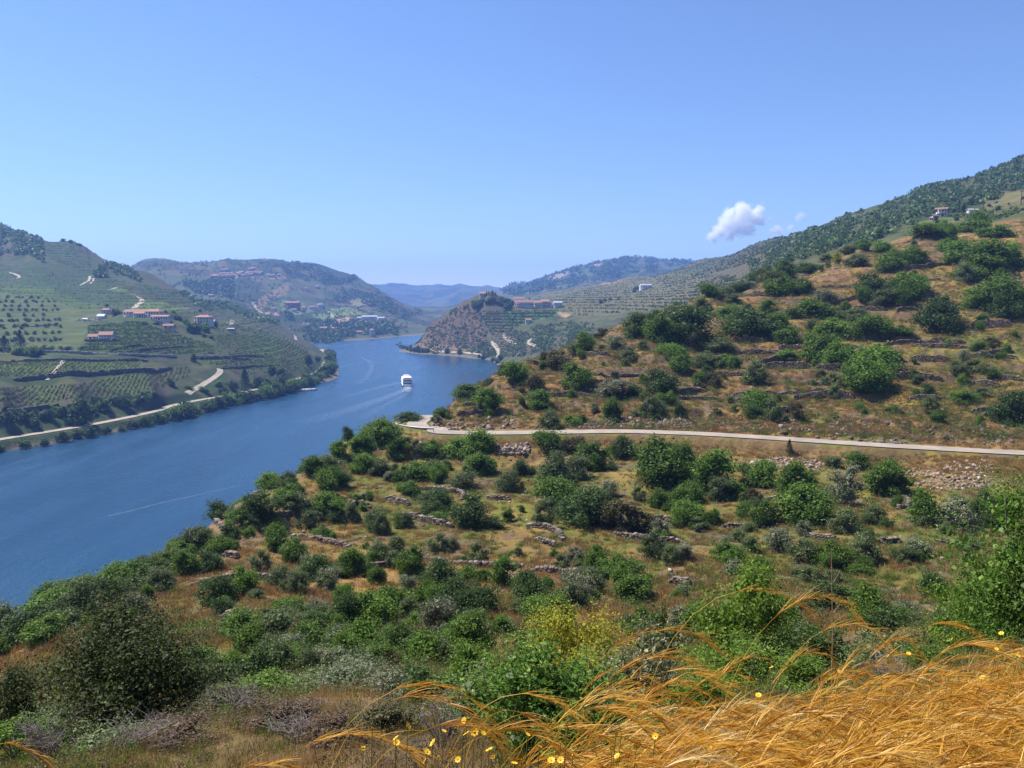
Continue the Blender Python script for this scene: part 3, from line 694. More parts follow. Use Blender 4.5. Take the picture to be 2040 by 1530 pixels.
for i in range(44):
    up = i < 30
    q = (random.uniform(1050, 1960), random.uniform(540, 830)) if up else (random.uniform(450, 1850), random.uniform(940, 1150))
    b = hit_near(*q, 40)
    if b and seg_dist(np.array([b[0]]), np.array([b[1]]), ROAD[::2])[0][0] > 8: dry_wall([], random.uniform(0.8, 1.3) if up else random.uniform(.5, .8), UP if up else DN, pts=contour(b[0], b[1], random.randint(9, 22)))
# terrace walls and terraced fields across the river
WALLF = plain('dark_terrace_wall', (0.085, 0.07, 0.06), 0.95, 0.3, 0.4)
for pts, h, nm in [([(0,1050),(200,1040),(420,1020),(720,1000),(1000,998),(1100,965),(1200,935)], 3.2, 'long dark terrace wall between the two lower vine strips'),
        ([(0,1255),(160,1245),(400,1200)], 2.6, 'dark terrace wall along the foot of the lowest vine strip'), ([(0,928),(220,922),(450,920),(1000,922)], 2.2, 'dark terrace wall along the top of the lower vines'),
        ([(820,860),(960,850),(1100,838),(1200,830)], 1.6, 'short dark wall in the green vineyard below the farm'), ([(700,860),(800,835),(930,822)], 1.3, 'thin dark wall left of the short vineyard wall'),
        ([(1240,905),(1420,908),(1620,912)], 2.2, 'dark wall right of the lone tree above the track'), ([(1400,970),(1500,968),(1640,955),(1780,950)], 2.4, 'dark terrace wall at the head of the track'),
        ([(545,795),(640,797),(770,795)], 2.6, 'dark wall under the low white house'), ([(1380,905),(1560,890),(1740,900)], 2.0, 'upper terrace wall on the river spur'),]:
    o = dry_wall(P1(pts), h, 'x', 330, 1000, WALLF, (2.2, 0.8), 1.2, 'terrace_wall', 'terrace wall', 'terrace walls across the river', False)
    if o: REG.pop(); o['label'] = nm
PALEW = plain('grey_terrace_wall', (0.27, 0.26, 0.28), 0.9, 0.2, 0.3)
for pts, h, nm in [([(250,868),(480,872),(700,880)], 2.4, 'long pale grey retaining wall below the olive grove'), ([(700,884),(930,893),(1150,897)], 2.4, 'pale grey retaining wall below the green vineyard'), ([(1240,895),(1330,897),(1420,900)], 2.2, 'pale grey wall right of the lone tree'), ([(480,668),(560,670),(640,668)], 2.4, 'pale terrace wall left of the red roofed farm'),
        ([(200,705),(300,700),(380,690)], 2.0, 'pale wall among the upper olives')]:
    o = dry_wall(P1(pts), h, 'x', 330, 1000, PALEW, (2.6, 0.9), 0.8, 'retaining_wall', 'wall', 'pale retaining walls across the river', False)
    if o: REG.pop(); o['label'] = nm
# loose rubble below the road and broken rock in the cutting above it
def scatter(poly, dr, n, soft=False):
    """n points of the ground spread inside a photo outline"""
    xs = [p[0] for p in poly]; u0, u1 = ray(min(xs), 800)[0] * 0.93, ray(max(xs), 800)[0] * 1.07
    lo, hi = min(u0, u1, u0 * 1.1), max(u0, u1, u1 * 1.1)
    out = []; got = 0
    for _ in range(60):
        m = 20000
        d = np.exp(RNG.uniform(math.log(dr[0]), math.log(dr[1]), m)); k = RNG.uniform(lo, hi, m)
        x = k * d; z = ground(x, d); px, py = project(x, d, z)
        ok = in_poly(*(wobble(px, py, x, d) if soft else (px, py)), poly)
        if soft: ok &= RNG.random(m) < 0.25 + 1.5 * sstep(0.35, 0.62, fbm(x / (d * .02), d / (d * .02), 91, 3))
        out.append(np.stack([x, d, z], 1)[ok]); got += ok.sum()
        if got >= n: break
    P = np.concatenate(out)[:n]; return P
def rubble(name, polys, dr, n, smin, smax, mat, label, tilt=0.5, flat=0.6):
    P = np.concatenate([scatter(p, dr, n // len(polys)) for p in polys])
    s = smin + (smax - smin) * RNG.random(len(P)) ** 2.5
    S = np.stack([s * RNG.uniform(0.8, 1.7, len(P)), s * RNG.uniform(0.7, 1.2, len(P)), s * RNG.uniform(0.4, 1.0, len(P)) * flat * 1.5], 1)
    P[:, 2] += S[:, 2] * 0.25
    o = obj(name, stones_mesh(name, P, S, RNG.uniform(0, 6.28, len(P)), mat, 0.3, tilt)); tag(o, label, kind='stuff'); return o
rubble('rubble', [[Q6(*p) for p in [(860,240),(1040,235),(1045,290),(880,295)]], [Q7(*p) for p in [(1330,330),(1500,300),(1830,280),(1900,330),(1800,450),(1420,450)]], [Q7(*p) for p in [(440,290),(640,255),(880,300),(860,345),(600,330),(450,320)]], [Q6(*p) for p in [(400,230),(440,225),(440,300),(410,300)]]], (85, 135), 2300, 0.10, 0.46, LOOSE, 'loose pale rubble spilling down below the road')
rubble('broken_rock', [[Q7(*p) for p in [(0,20),(700,0),(1400,60),(2021,90),(2021,190),(1200,185),(600,140),(0,100)]], [Q6(*p) for p in [(1000,150),(1500,90),(1947,100),(1947,150)]]], (112, 160), 2300, 0.10, 0.6, WALLSTONE, 'broken brown rock in the cutting above the road', 0.5, 0.5)
rubble('broken_rock', [[Q6(*p) for p in [(470,130),(620,60),(960,90),(1000,150),(700,160),(460,155)]]], (112, 165), 330, 0.10, 0.75, WALLSTONE, 'broken brown rock on the nose above the road bend', 0.6, 0.5)
rubble('slope_stones', [[(100,1230),(600,930),(1000,880),(1500,900),(2040,960),(2040,1250),(1200,1290),(400,1330)], [(900,830),(1100,720),(1300,640),(1800,480),(2040,450),(2040,850),(1400,840)]], (60, 290), 2000, 0.06, 0.36, LOOSE, 'scattered stones lying all over the near hillside', 0.5, 0.5)

# crash barriers at the bend
GALV = plain('galvanised_steel', (0.46, 0.45, 0.43), 0.5, 0.12, 4, metal=0.3)
def barrier(pts, label):
    P = np.array(smooth_path(pts, 4)); b = P[0]; root = empty('crash_barrier', tuple(b)); tag(root, label, 'barrier', 'crash barriers at the road bend')
    V, Fq = [], []; prof = [(0, 0.52), (0.05, 0.58), (0.0, 0.66), (0.05, 0.74), (0.0, 0.82)]
    for p in P:
        for dx, h in prof: V.append((p[0] - b[0], p[1] - b[1] - dx, p[2] - b[2] + h))
        for dx, h in prof[::-1]: V.append((p[0] - b[0], p[1] - b[1] + 0.06, p[2] - b[2] + h))
    k = 10
    for i in range(len(P) - 1):
        for j in range(k): Fq.append((i * k + j, i * k + (j + 1) % k, (i + 1) * k + (j + 1) % k, (i + 1) * k + j))
    obj('rail', mesh_np('rail', V, np.array(Fq), [GALV]), root)
    pm = mesh_np('post', CUBE * np.array((0.1, 0.1, 1.0)) + np.array((0, 0.1, 0.4)), CUBEF, [GALV])
    for p in P[::3]: obj('post', pm, root, tuple(p - b))
barrier([(-20.9, 133.4, ROAD_Z), (-21.2, 137, ROAD_Z), (-20.3, 142, ROAD_Z), (-19.2, 147, ROAD_Z)], 'grey crash barrier on the outer far side of the road bend')
barrier([(-20.3, 132.6, ROAD_Z), (-18.3, 130.4, ROAD_Z), (-16.0, 128.8, ROAD_Z), (-13.2, 127.9, ROAD_Z)], 'grey crash barrier on the near outer side of the road bend')

# ------------------------------------------------------------------ buildings
WHITE = plain('white_render', (0.56, 0.54, 0.52), 0.85, 0.08, 0.8); CREAM = plain('cream_render', (0.48, 0.42, 0.33), 0.85, 0.1, 0.8); RED = plain('red_render', (0.30, 0.09, 0.07), 0.85, 0.15, 0.8)
TILE = plain('clay_tiles', (0.29, 0.14, 0.095), 0.85, 0.3, 1.3); TILE2 = plain('old_clay_tiles', (0.23, 0.12, 0.088), 0.85, 0.3, 1.3); GREYR = plain('grey_roof', (0.33, 0.33, 0.36), 0.7, 0.15, 1.0)
PANE = plain('dark_window_glass', (0.03, 0.035, 0.045), 0.15, 0.2, 2.0); WOOD = plain('dark_door_wood', (0.09, 0.05, 0.035), 0.7, 0.2, 3); FRAME = plain('window_frame_paint', (0.55, 0.53, 0.5), 0.6, 0.1, 3)
def boxm(name, sx, sy, sz, mat): return mesh_np(name, CUBE * np.array((sx, sy, sz)), CUBEF, [mat])
def house(px, py, wpx, depth, h, roofh, rot, wall, roof, label, cat='house', name='house', windows=(3, 1), chimney=False, hip=0.0, dmin=330, dmax=6000, door=True, group=None, sink=4.0, w=None):
    b = hit(px, py, dmin, dmax)
    if b is None: return None
    w = w or wpx / F * b[1]
    zc = float(np.max(ground(b[0] + np.array([0, -w / 3, w / 3]), b[1] + np.array([0., 0., 0.]))))
    root = empty(name, (b[0], b[1] + depth / 2, zc), rot); tag(root, label, cat, group)
    a, d = w / 2, depth / 2; gz = h + (0 if hip else roofh)
    V = [(-a, -d, -sink), (a, -d, -sink), (a, d, -sink), (-a, d, -sink), (-a, -d, h), (a, -d, h), (a, d, h), (-a, d, h), (-a, 0, gz - 0.02), (a, 0, gz - 0.02)]
    Fw = [np.array([(0, 1, 5, 4), (2, 3, 7, 6), (1, 2, 6, 5), (3, 0, 4, 7)])]
    if not hip: Fw.append(np.array([(5, 6, 9), (7, 4, 8)]))
    obj('wall', mesh_np('wall', V, Fw, [wall]), root)
    o_, t = 0.45, 0.22; A, D = a + (o_ if not hip else o_), d + o_; e = h - o_ * roofh / d; rr = h + roofh; q = a * hip
    def slab(pts, m='roof'):
        n = len(pts); up = [(x, y, z + t) for x, y, z in pts]; Vv = list(pts) + up
        Fs = [tuple(range(n))[::-1], tuple(range(n, 2 * n))] + [(i, (i + 1) % n, n + (i + 1) % n, n + i) for i in range(n)]
        return Vv, Fs
    Vr, Fr = [], []
    slabs = [[(-A, -D, e), (A, -D, e), (A - q, 0, rr), (-A + q, 0, rr)], [(A, D, e), (-A, D, e), (-A + q, 0, rr), (A - q, 0, rr)]]
    if hip: slabs += [[(A, -D, e), (A, D, e), (A - q, 0, rr)], [(-A, D, e), (-A, -D, e), (-A + q, 0, rr)]]
    for s in slabs:
        Vv, Fs = slab(s); k = len(Vr); Vr += Vv; Fr += [tuple(i + k for i in f) for f in Fs]
    me = bpy.data.meshes.new('roof'); me.from_pydata(Vr, [], Fr); me.materials.append(roof); me.update()
    rf = obj('roof', me, root)
    if chimney: obj('chimney', boxm('chimney', 0.8, 0.8, 1.8, wall), rf, (a * 0.45, d * 0.2, rr + 0.2))
    nx, nf = windows; ww = min(1.3, w / nx * 0.4) if nx else 1; wm = pm = None; fh = h / max(nf, 1)
    if nx:
        wm = boxm('window', ww + 0.3, 0.10, min(1.7, fh * 0.55) + 0.3, FRAME); pm = boxm('pane', ww, 0.06, min(1.7, fh * 0.55), PANE)
        for f in range(nf):
            for i in range(nx):
                x = (i + 0.5) / nx * w - a
                if door and f == 0 and i == nx // 2:
                    obj('door', boxm('door', 1.4, 0.12, min(2.3, fh * 0.8), WOOD), root, (x, -d - 0.03, min(2.3, fh * 0.8) / 2)); continue
                wo = obj('window', wm, root, (x, -d - 0.02, fh * (f + 0.55))); obj('pane', pm, wo, (0, -0.05, 0))
        if nf:
            for yy in (-d * 0.4, d * 0.4):
                for sx in (-1, 1):
                    wo = obj('window', wm, root, (sx * (a + 0.02), yy, fh * (nf - 0.45))); wo.rotation_euler = (0, 0, sx * math.pi / 2); obj('pane', pm, wo, (0, -0.05, 0))
    return root
G8 = lambda x, y: (140 + x / 6.0, 590 + y / 6.0)
FARM = 'houses of the farm across the river'
for (x, y, w, d, h, rh, rot, wl, rfm, lb, win, ch, hip) in [
  (410, 215, 100, 8, 5.0, 1.6, 0.05, WHITE, TILE, 'small white house standing alone left of the farm', (3, 2), False, 0.6),
  (780, 232, 330, 14, 4.2, 3.0, 0.04, WHITE, TILE2, 'long white farm building under a broad old red roof', (9, 1), False, 0.0),
  (815, 250, 140, 8, 4.2, 1.6, 0.0, WHITE, TILE, 'low white outbuilding with orange roof in front of the long farm building', (4, 1), False, 0.0),
  (985, 262, 190, 12, 7.2, 2.6, -0.08, WHITE, TILE, 'two storey white main farm house with hipped red roof', (5, 2), True, 0.5),
  (1065, 304, 240, 9, 4.0, 1.6, -0.05, WHITE, TILE, 'low white wing at the foot of the main farm house', (7, 1), False, 0.0),
  (1165, 398, 130, 7, 3.2, 2.0, 0.1, CREAM, TILE2, 'small old red roofed shed among trees below the farm', (2, 1), False, 0.0),
  (1575, 345, 210, 12, 7.5, 2.4, -0.1, WHITE, TILE, 'pale house with red roof behind trees right of the farm', (5, 2), True, 0.5),
  (1690, 350, 70, 7, 5.5, 0.9, -0.1, WHITE, WHITE, 'white annex at the end of the pale house', (2, 1), False, 0.0),
  (410, 525, 175, 9, 5.2, 3.0, 0.12, WHITE, TILE, 'white red roofed house alone in the lower vineyard', (5, 2), False, 0.0),
  (260, 528, 120, 7, 3.6, 2.4, 0.12, WHITE, TILE, 'lower red roofed wing of the lone vineyard house', (2, 1), False, 0.0),
  (355, 272, 90, 8, 3.0, 2.2, 0.1, WHITE, WHITE, 'bright white tent shaped store by the terrace wall', (0, 0), False, 0.0),
  (1915, 425, 90, 7, 3.0, 0.8, 0.0, CREAM, GREYR, 'small grey roofed shed right of the pale house', (2, 1), False, 0.0),
  (170, 300, 60, 6, 2.6, 0.8, 0.0, WHITE, WHITE, 'tiny white store at the end of the terrace wall', (1, 1), False, 0.0)]:
    house(*G8(x, y), w / 6.0 * 0.88, d * .85, h * .8, rh * .8, rot, wl, rfm, lb, windows=win, chimney=ch, hip=hip, group=FARM)
G2 = lambda x, y: (380 + x / 4.0, 480 + y / 4.0); G3 = lambda x, y: (780 + x / 4.0, 480 + y / 4.0)
house(*G2(155, 445), 9, 9, 4, 2.2, 0.2, CREAM, TILE, 'tiny orange roofed house on the vineyard ridge', windows=(3, 1), hip=0.0)
for (x, y, w, d, h, rh, wl, rfm, lb) in [
  (805, 545, 110, 20, 14, 4.0, RED, TILE2, 'big dark red manor house on the village hill'), (965, 548, 50, 10, 6, 2, WHITE, TILE, 'white house just right of the dark red manor'),
  (1030, 532, 44, 12, 7, 3, WHITE, TILE, 'white house on the rise right of the dark red manor'), (820, 565, 40, 9, 5, 2, WHITE, TILE2, 'low white house below the dark red manor'),
  (895, 548, 36, 9, 4, 2, CREAM, TILE, 'small cream house beside the dark red manor'), (658, 556, 26, 8, 5, 2, WHITE, TILE, 'small white house left of the dark red manor'),
  (1340, 632, 40, 12, 6, 2, WHITE, GREYR, 'white house left of the grey winery sheds'), (1420, 628, 120, 18, 7, 3, WHITE, GREYR, 'long grey roofed winery shed above the far shore'),
  (1515, 634, 60, 14, 6, 2.4, WHITE, GREYR, 'shorter grey roofed shed at the winery end'), (1440, 764, 26, 9, 13, 3, WHITE, TILE, 'tall white house at the water of the far shore'),
  (1150, 716, 60, 12, 5, 2.5, CREAM, TILE, 'orange roofed house on the far shore'), (915, 688, 50, 12, 5, 3, CREAM, TILE2, 'red roofed house in trees near the far shore'),
  (1050, 712, 60, 10, 4, 2.5, CREAM, TILE, 'low orange roofed row by the far shore'), (1345, 742, 50, 9, 4, 2, CREAM, TILE, 'small roofed boathouse on the far shore'), (1005, 378, 30, 10, 5, 2, CREAM, TILE, 'lonely small house high on the village hill'), (915, 393, 22, 9, 5, 2, WHITE, TILE, 'lonely white speck house high on the village hill')]:
    house(*G2(x, y), w / 4.0, d, h, rh, random.uniform(-.15, .15), wl, rfm, lb, windows=(max(2, w // 14), 1 if h < 9 else 2), dmin=1350, group='houses on the village hill')
vil = [(170,300),(190,292),(205,300),(222,290),(240,296),(252,280),(268,292),(285,280),(300,290),(318,276),(335,286),(255,250),(280,244),(370,268),(385,278),(402,266),(420,284),(436,270),(455,268),(470,280),(486,264),(505,268),(522,262),(540,274),(555,264),(470,236),(495,232),(620,288),(650,292),(700,285)]
for i, (x, y) in enumerate(vil):
    r = house(*G2(x, y), 7, random.uniform(8, 11), random.uniform(4.5, 7), 2.4, random.uniform(-.5, .5), random.choice([WHITE, CREAM, CREAM]), random.choice([TILE, TILE, TILE2]), 'x', windows=(3, 1), dmin=1500, w=random.uniform(9, 15), name='village_house', group='houses of the hill village')
    if r: REG.append((r, 'house with a clay roof', 'in the hill village', G2(x, y)[0]))
for (x, y, w, d, h, rh, rot, wl, rfm, lb) in [
  (1055, 530, 150, 14, 6, 4.0, 0.0, WHITE, TILE2, 'long white winery with old red roof on the estate hill'), (1165, 530, 60, 12, 6, 3.0, 0.0, WHITE, TILE, 'white middle house of the estate row'),
  (1222, 530, 66, 14, 8, 3.5, 0.0, CREAM, TILE, 'red roofed taller house of the estate row'), (1325, 533, 70, 14, 7, 2.0, 0.0, WHITE, GREYR, 'white shed at the end of the estate row'),
  (1015, 484, 90, 12, 6, 3.0, 0.0, CREAM, TILE, 'red roofed house above the estate row'), (725, 460, 50, 12, 5, 2.4, 0.0, CREAM, TILE, 'low house at the top of the rocky estate hill'),
  (1090, 656, 46, 9, 4, 2.0, 0.0, WHITE, TILE2, 'small house in the scrub below the estate vineyard'), (2030, 384, 90, 16, 6, 2.0, 0.0, WHITE, GREYR, 'white farm house on the pale terraced slope'), (1272, 532, 36, 10, 5, 2.0, 0.0, WHITE, TILE2, 'small link house in the estate row')]:
    house(*G3(x, y), w / 4.0, d, h, rh, rot, wl, rfm, lb, windows=(max(2, w // 16), 1 if h < 8 else 2), dmin=500, group='houses of the estate', chimney=(w > 80))
house(1880, 431, 20, 6, 4.6, 1.2, -0.55, WHITE, TILE2, 'white two storey house on the hill under dark trees', windows=(4, 2), dmin=380, dmax=900, w=7.0)
house(1940, 424, 20, 3, 1.6, 0.5, 0.12, WHITE, WHITE, 'long bright white shed right of the hill house', windows=(0, 0), dmin=380, dmax=900)
house(1863, 440, 9, 4, 3.0, 1.0, 0.2, STONE, STONE2, 'little stone hut below the white hill house', windows=(1, 1), dmin=380, dmax=900)
house(2020, 374, 12, 5, 2.8, 0.5, 0.1, STONE2, STONE2, 'ruined stone hut high on the scrub hill', windows=(1, 1), dmin=380, dmax=1200)
POLE = plain('weathered_pole_wood', (0.06, 0.05, 0.045), 0.9, 0.2, 2)
def tube(path, r0, r1, sides=6):
    P = np.array(path, float); n = len(P); T = np.gradient(P, axis=0); T /= np.linalg.norm(T, axis=1)[:, None] + 1e-9
    ref = np.where(np.abs(T[:, 2:3]) > 0.9, np.array([[1., 0, 0]]), np.array([[0, 0, 1.]]))
    A = np.cross(T, ref); A /= np.linalg.norm(A, axis=1)[:, None] + 1e-9; B = np.cross(T, A)
    rr = np.linspace(r0, r1, n)[:, None, None]; an = np.linspace(0, 2 * math.pi, sides, endpoint=False)
    V = P[:, None, :] + rr * (np.cos(an)[None, :, None] * A[:, None, :] + np.sin(an)[None, :, None] * B[:, None, :])
    i = np.arange(n - 1)[:, None] * sides; j = np.arange(sides)[None]; k = (j + 1) % sides
    Fq = np.stack([i + j, i + k, i + sides + k, i + sides + j], -1).reshape(-1, 4)
    return V.reshape(-1, 3), Fq
for px, py, ytop, lb in [(1957.6, 431, 401, 'dark utility pole right of the white hill shed'), (2034, 408, 380, 'dark utility pole near the picture edge on the hill')]:
    b = hit(px, py, 380, 900)
    if b:
        hh = (py - ytop) / F * b[1]; root = empty('utility_pole', b); tag(root, lb, 'pole', 'utility poles on the hill')
        obj('shaft', mesh_np('shaft', *tube([(0, 0, -1), (0, 0, hh * .5), (0, 0, hh)], 0.32, 0.2), [POLE]), root)
        obj('crossarm', boxm('crossarm', 2.4, 0.2, 0.25, POLE), root, (0, 0, hh - 0.9))

# ------------------------------------------------------------------ river boat, its wake and the landing stage
def water_at(px, py):
    rx, rz = ray(px, py); d = -HC / rz; return (float(rx * d), float(d), 0.0)
BW = plain('white_boat_paint', (0.80, 0.79, 0.78), 0.4, 0.05, 1.0); BN = plain('navy_boat_paint', (0.02, 0.03, 0.09), 0.4, 0.1, 1.0); DECK = plain('teak_deck', (0.30, 0.22, 0.15), 0.8, 0.2, 1.0); AWN = plain('pinkish_awning', (0.66, 0.56, 0.54), 0.8, 0.08, 1.0)
st = water_at(812, 771)
boat = empty('river_cruise_boat', (st[0], st[1], 0), math.radians(10.5), 0.85); tag(boat, 'white three deck cruise boat sailing up the blue river', 'boat')
def plan(L0, L1, hw, bow=0.0, z0=0.0, z1=1.0, flare=1.0):
    """closed deck outline from y=L0 (stern) to y=L1 (bow), extruded"""
    pts = [(-hw, L0), (hw, L0), (hw, L1 - bow)] + ([(hw * 0.8, L1 - bow * .55), (hw * .45, L1 - bow * .2), (0, L1), (-hw * .45, L1 - bow * .2), (-hw * .8, L1 - bow * .55)] if bow else []) + [(-hw, L1 - bow)]
    n = len(pts); V = [(x * flare, y, z0) for x, y in pts] + [(x, y, z1) for x, y in pts]
    Fs = [tuple(range(n))[::-1], tuple(range(n, 2 * n))] + [(i, (i + 1) % n, n + (i + 1) % n, n + i) for i in range(n)]
    me = bpy.data.meshes.new('deck'); me.from_pydata(V, [], Fs); me.update(); return me
def bp(name, me, mat, parent=None): me.materials.append(mat); me.name = name; return obj(name, me, parent or boat)
hull = bp('hull', plan(0, 42, 5.2, 11, -0.6, 1.9, 0.88), BW); bp('waterline_band', plan(-0.03, 42.05, 5.23, 11, 0.0, 0.55, 0.93), BN, hull); bp('swim_platform', plan(-1.8, 0.02, 3.6, 0, 0.25, 0.5), BW, hull)
for z, y0, y1, hw, bow, nm in [(1.9, 3.2, 37, 4.5, 6, 'lower_cabin'), (4.5, 5.0, 33, 4.3, 5, 'upper_cabin')]:
    cb = bp(nm, plan(y0, y1, hw, bow, z + 0.002, z + 2.4), BW)
    bp('window_band', plan(y0 - 0.03, y1 + 0.02, hw + 0.03, bow, z + 0.85, z + 1.85), PANE, cb)
for z, y0, y1, hw, bow, nm in [(4.3, 0.4, 38, 5.25, 7, 'deck_slab'), (6.9, 1.6, 34, 5.1, 5, 'deck_slab')]:
    bp(nm, plan(y0, y1, hw, bow, z, z + 0.28), BW)
    rl = bp('rail', plan(y0 + 0.05, y1 - 0.05, hw - 0.02, bow, z + 1.15, z + 1.27), BW)
    for sx in (-1, 1):
        bp('side_panel', plan(y0 + 0.1, y1 - bow, 0.05, 0, z + 0.3, z + 0.95), BW, rl).location.x = sx * (hw - 0.1)
    bp('stern_panel', plan(y0 + 0.02, y0 + 0.1, hw - 0.2, 0, z + 0.3, z + 0.9), BW, rl)
bp('awning', plan(3.5, 24, 4.4, 0, 9.15, 9.35), AWN); wh = bp('wheelhouse', plan(26, 31, 2.6, 1.6, 7.2, 9.6), BW); bp('wheelhouse_window', plan(25.97, 31.05, 2.63, 1.6, 8.2, 9.1), PANE, wh); bp('wheelhouse_roof', plan(25.4, 31.8, 3.0, 1.6, 9.6, 9.85), BW, wh)
for y in (4, 10.5, 17, 23.5):
    for sx in (-1, 1): obj('awning_post', boxm('awning_post', 0.12, 0.12, 2.0, BW), boat, (sx * 4.2, y, 8.16))
obj('mast', mesh_np('mast', *tube([(0, 28, 9.8), (0, 28, 11.3), (0, 27.8, 12.8)], 0.14, 0.06), [BW]), boat); obj('stern_bulwark', boxm('stern_bulwark', 9.6, 0.2, 0.9, BW), boat, (0, 0.15, 2.35))
for x in (-2.8, 2.8): obj('stern_door', boxm('stern_door', 1.6, 0.08, 1.9, PANE), boat, (x, 3.14, 2.95))
N = Nodes('foam'); tcp = N.pos(); fm = N.noise(0.35, 6, tcp, 0.7); al = N.new('Attribute', attribute_name='amount').outputs['Fac']
tb = N.new('BsdfTransparent'); mxs = N.new('MixShader')
fr = N.ramp(fm, [(0.35, (0, 0, 0)), (0.68, (1, 1, 1))])
N.link(N.math('MULTIPLY', fr, al), mxs.inputs[0]); N.b.inputs['Base Color'].default_value = (0.72, 0.78, 0.84, 1); N.b.inputs['Roughness'].default_value = 0.8
N.link(tb.outputs[0], mxs.inputs[1]); N.link(N.b.outputs[0], mxs.inputs[2]); N.link(mxs.outputs[0], N.out.inputs['Surface']); FOAM = N.m
def foam_strip(name, pts, w0, w1, a0, a1, label, lift=0.05):
    P = np.array(smooth_path([water_at(*p) for p in pts], 10)); T = np.gradient(P[:, :2], axis=0); T /= np.linalg.norm(T, axis=1)[:, None]; Nn = np.stack([-T[:, 1], T[:, 0]], 1)
    n = len(P); ws = np.linspace(w0, w1, n); am = np.linspace(a0, a1, n); V = []; A = []
    for k, e in ((-1, 0.0), (-0.5, 0.8), (0, 1.0), (0.5, 0.8), (1, 0.0)):
        xy = P[:, :2] + Nn * (ws * k / 2)[:, None]; V.append(np.stack([xy[:, 0], xy[:, 1], np.full(n, lift)], 1)); A.append(am * e)
    Fq = np.concatenate([np.stack([np.arange(n - 1) + k * n, np.arange(n - 1) + k * n + 1, np.arange(n - 1) + (k + 1) * n + 1, np.arange(n - 1) + (k + 1) * n], 1) for k in range(4)])
    me = mesh_np(name, np.concatenate(V), Fq, [FOAM]); at_ = me.attributes.new('amount', 'FLOAT', 'POINT'); at_.data.foreach_set('value', np.concatenate(A).astype(np.float32))
    o = obj(name, me); tag(o, label, kind='stuff')
foam_strip('wake_foam', [(812, 770), (811, 775), (808, 781)], 8, 11, 0.9, 0.15, 'white churned foam right behind the boat')
foam_strip('wake', [(808, 776), (775, 789), (730, 805), (670, 824), (600, 842)], 8, 24, 0.15, 0.02, 'pale wake trailing behind the boat', 0.03)
foam_strip('wake', [(797, 762), (770, 768), (735, 777), (690, 790)], 5, 12, 0.17, 0.03, 'bow wave spreading left of the boat', 0.035)
foam_strip('wake', [(818, 768), (808, 785), (770, 806), (720, 834)], 4, 10, 0.13, 0.02, 'bow wave trailing below the boat', 0.04)
foam_strip('foam_line', [(215, 1028), (260, 1018), (330, 1000), (400, 985), (480, 966)], 0.8, 2.4, 0.2, 0.04, 'thin foam line drifting across the near water')
foam_strip('foam_line', [(720, 712), (740, 725), (735, 745), (715, 765)], 4, 8, 0.1, 0.05, 'curling current line on the far water', 0.03)
foam_strip('foam_line', [(655, 740), (690, 728), (720, 722), (760, 716)], 4, 7, 0.1, 0.05, 'faint current line crossing the river', 0.045)
JET = plain('pale_concrete', (0.48, 0.44, 0.38), 0.9, 0.15, 0.6)
j = water_at(592, 778); root = empty('landing_stage', (j[0] + 1, j[1], 0), 0.35); tag(root, 'pale concrete landing stage on the far bank', 'jetty')
obj('slab', boxm('slab', 22, 9, 1.6, JET), root, (4, 0, 0.2)); obj('ramp', boxm('ramp', 8, 5, 1.2, JET), root, (-9, 3, 0.9)); obj('hut', boxm('hut', 3, 3, 2.6, WHITE), root, (-4, 2, 2.3))
for x in (-5, 0, 5, 10, 14): obj('bollard', boxm('bollard', 0.5, 0.5, 0.9, POLE), root, (x, -4, 1.4))
# ------------------------------------------------------------------ plants
def unit(v): return v / (np.linalg.norm(v, axis=-1, keepdims=True) + 1e-9)
def leaf_cloud(C, R, k, L, aspect=0.55, shell=(0.6, 1.05), squash=1.0, outward=0.55, up=0.0, rng=RNG):
    """k leaves round each centre: small folded rhombs facing roughly outwards"""
    C = np.asarray(C, float); n = len(C); R = np.broadcast_to(np.asarray(R, float), (n,)); L = np.broadcast_to(np.asarray(L, float), (n,))
    d = unit(rng.normal(size=(n, k, 3))); rad = R[:, None] * rng.uniform(shell[0], shell[1], (n, k))
    off = d * rad[..., None]; off[..., 2] *= squash
    p = C[:, None] + off
    nr = unit(d * outward + rng.normal(size=(n, k, 3)) * (1 - outward) + np.array([0, 0, up]))
    t = unit(np.cross(nr, rng.normal(size=(n, k, 3)))); b = np.cross(nr, t)
    ln = (L[:, None] * rng.uniform(0.65, 1.35, (n, k)))[..., None]
    V = np.stack([p - t * ln, p + b * ln * aspect + nr * ln * 0.2, p + t * ln, p - b * ln * aspect + nr * ln * 0.2], 2).reshape(-1, 3)
    return V, np.arange(len(V)).reshape(-1, 4)
def merge(parts):
    V, Fq, k = [], [], 0
    for v, f in parts: V.append(v); Fq.append(np.asarray(f) + k); k += len(v)
    return np.concatenate(V), np.concatenate(Fq)
BARK = plain('bark', (0.10, 0.075, 0.055), 0.95, 0.35, 6); GREYBARK = plain('grey_bark', (0.20, 0.17, 0.14), 0.95, 0.3, 6)
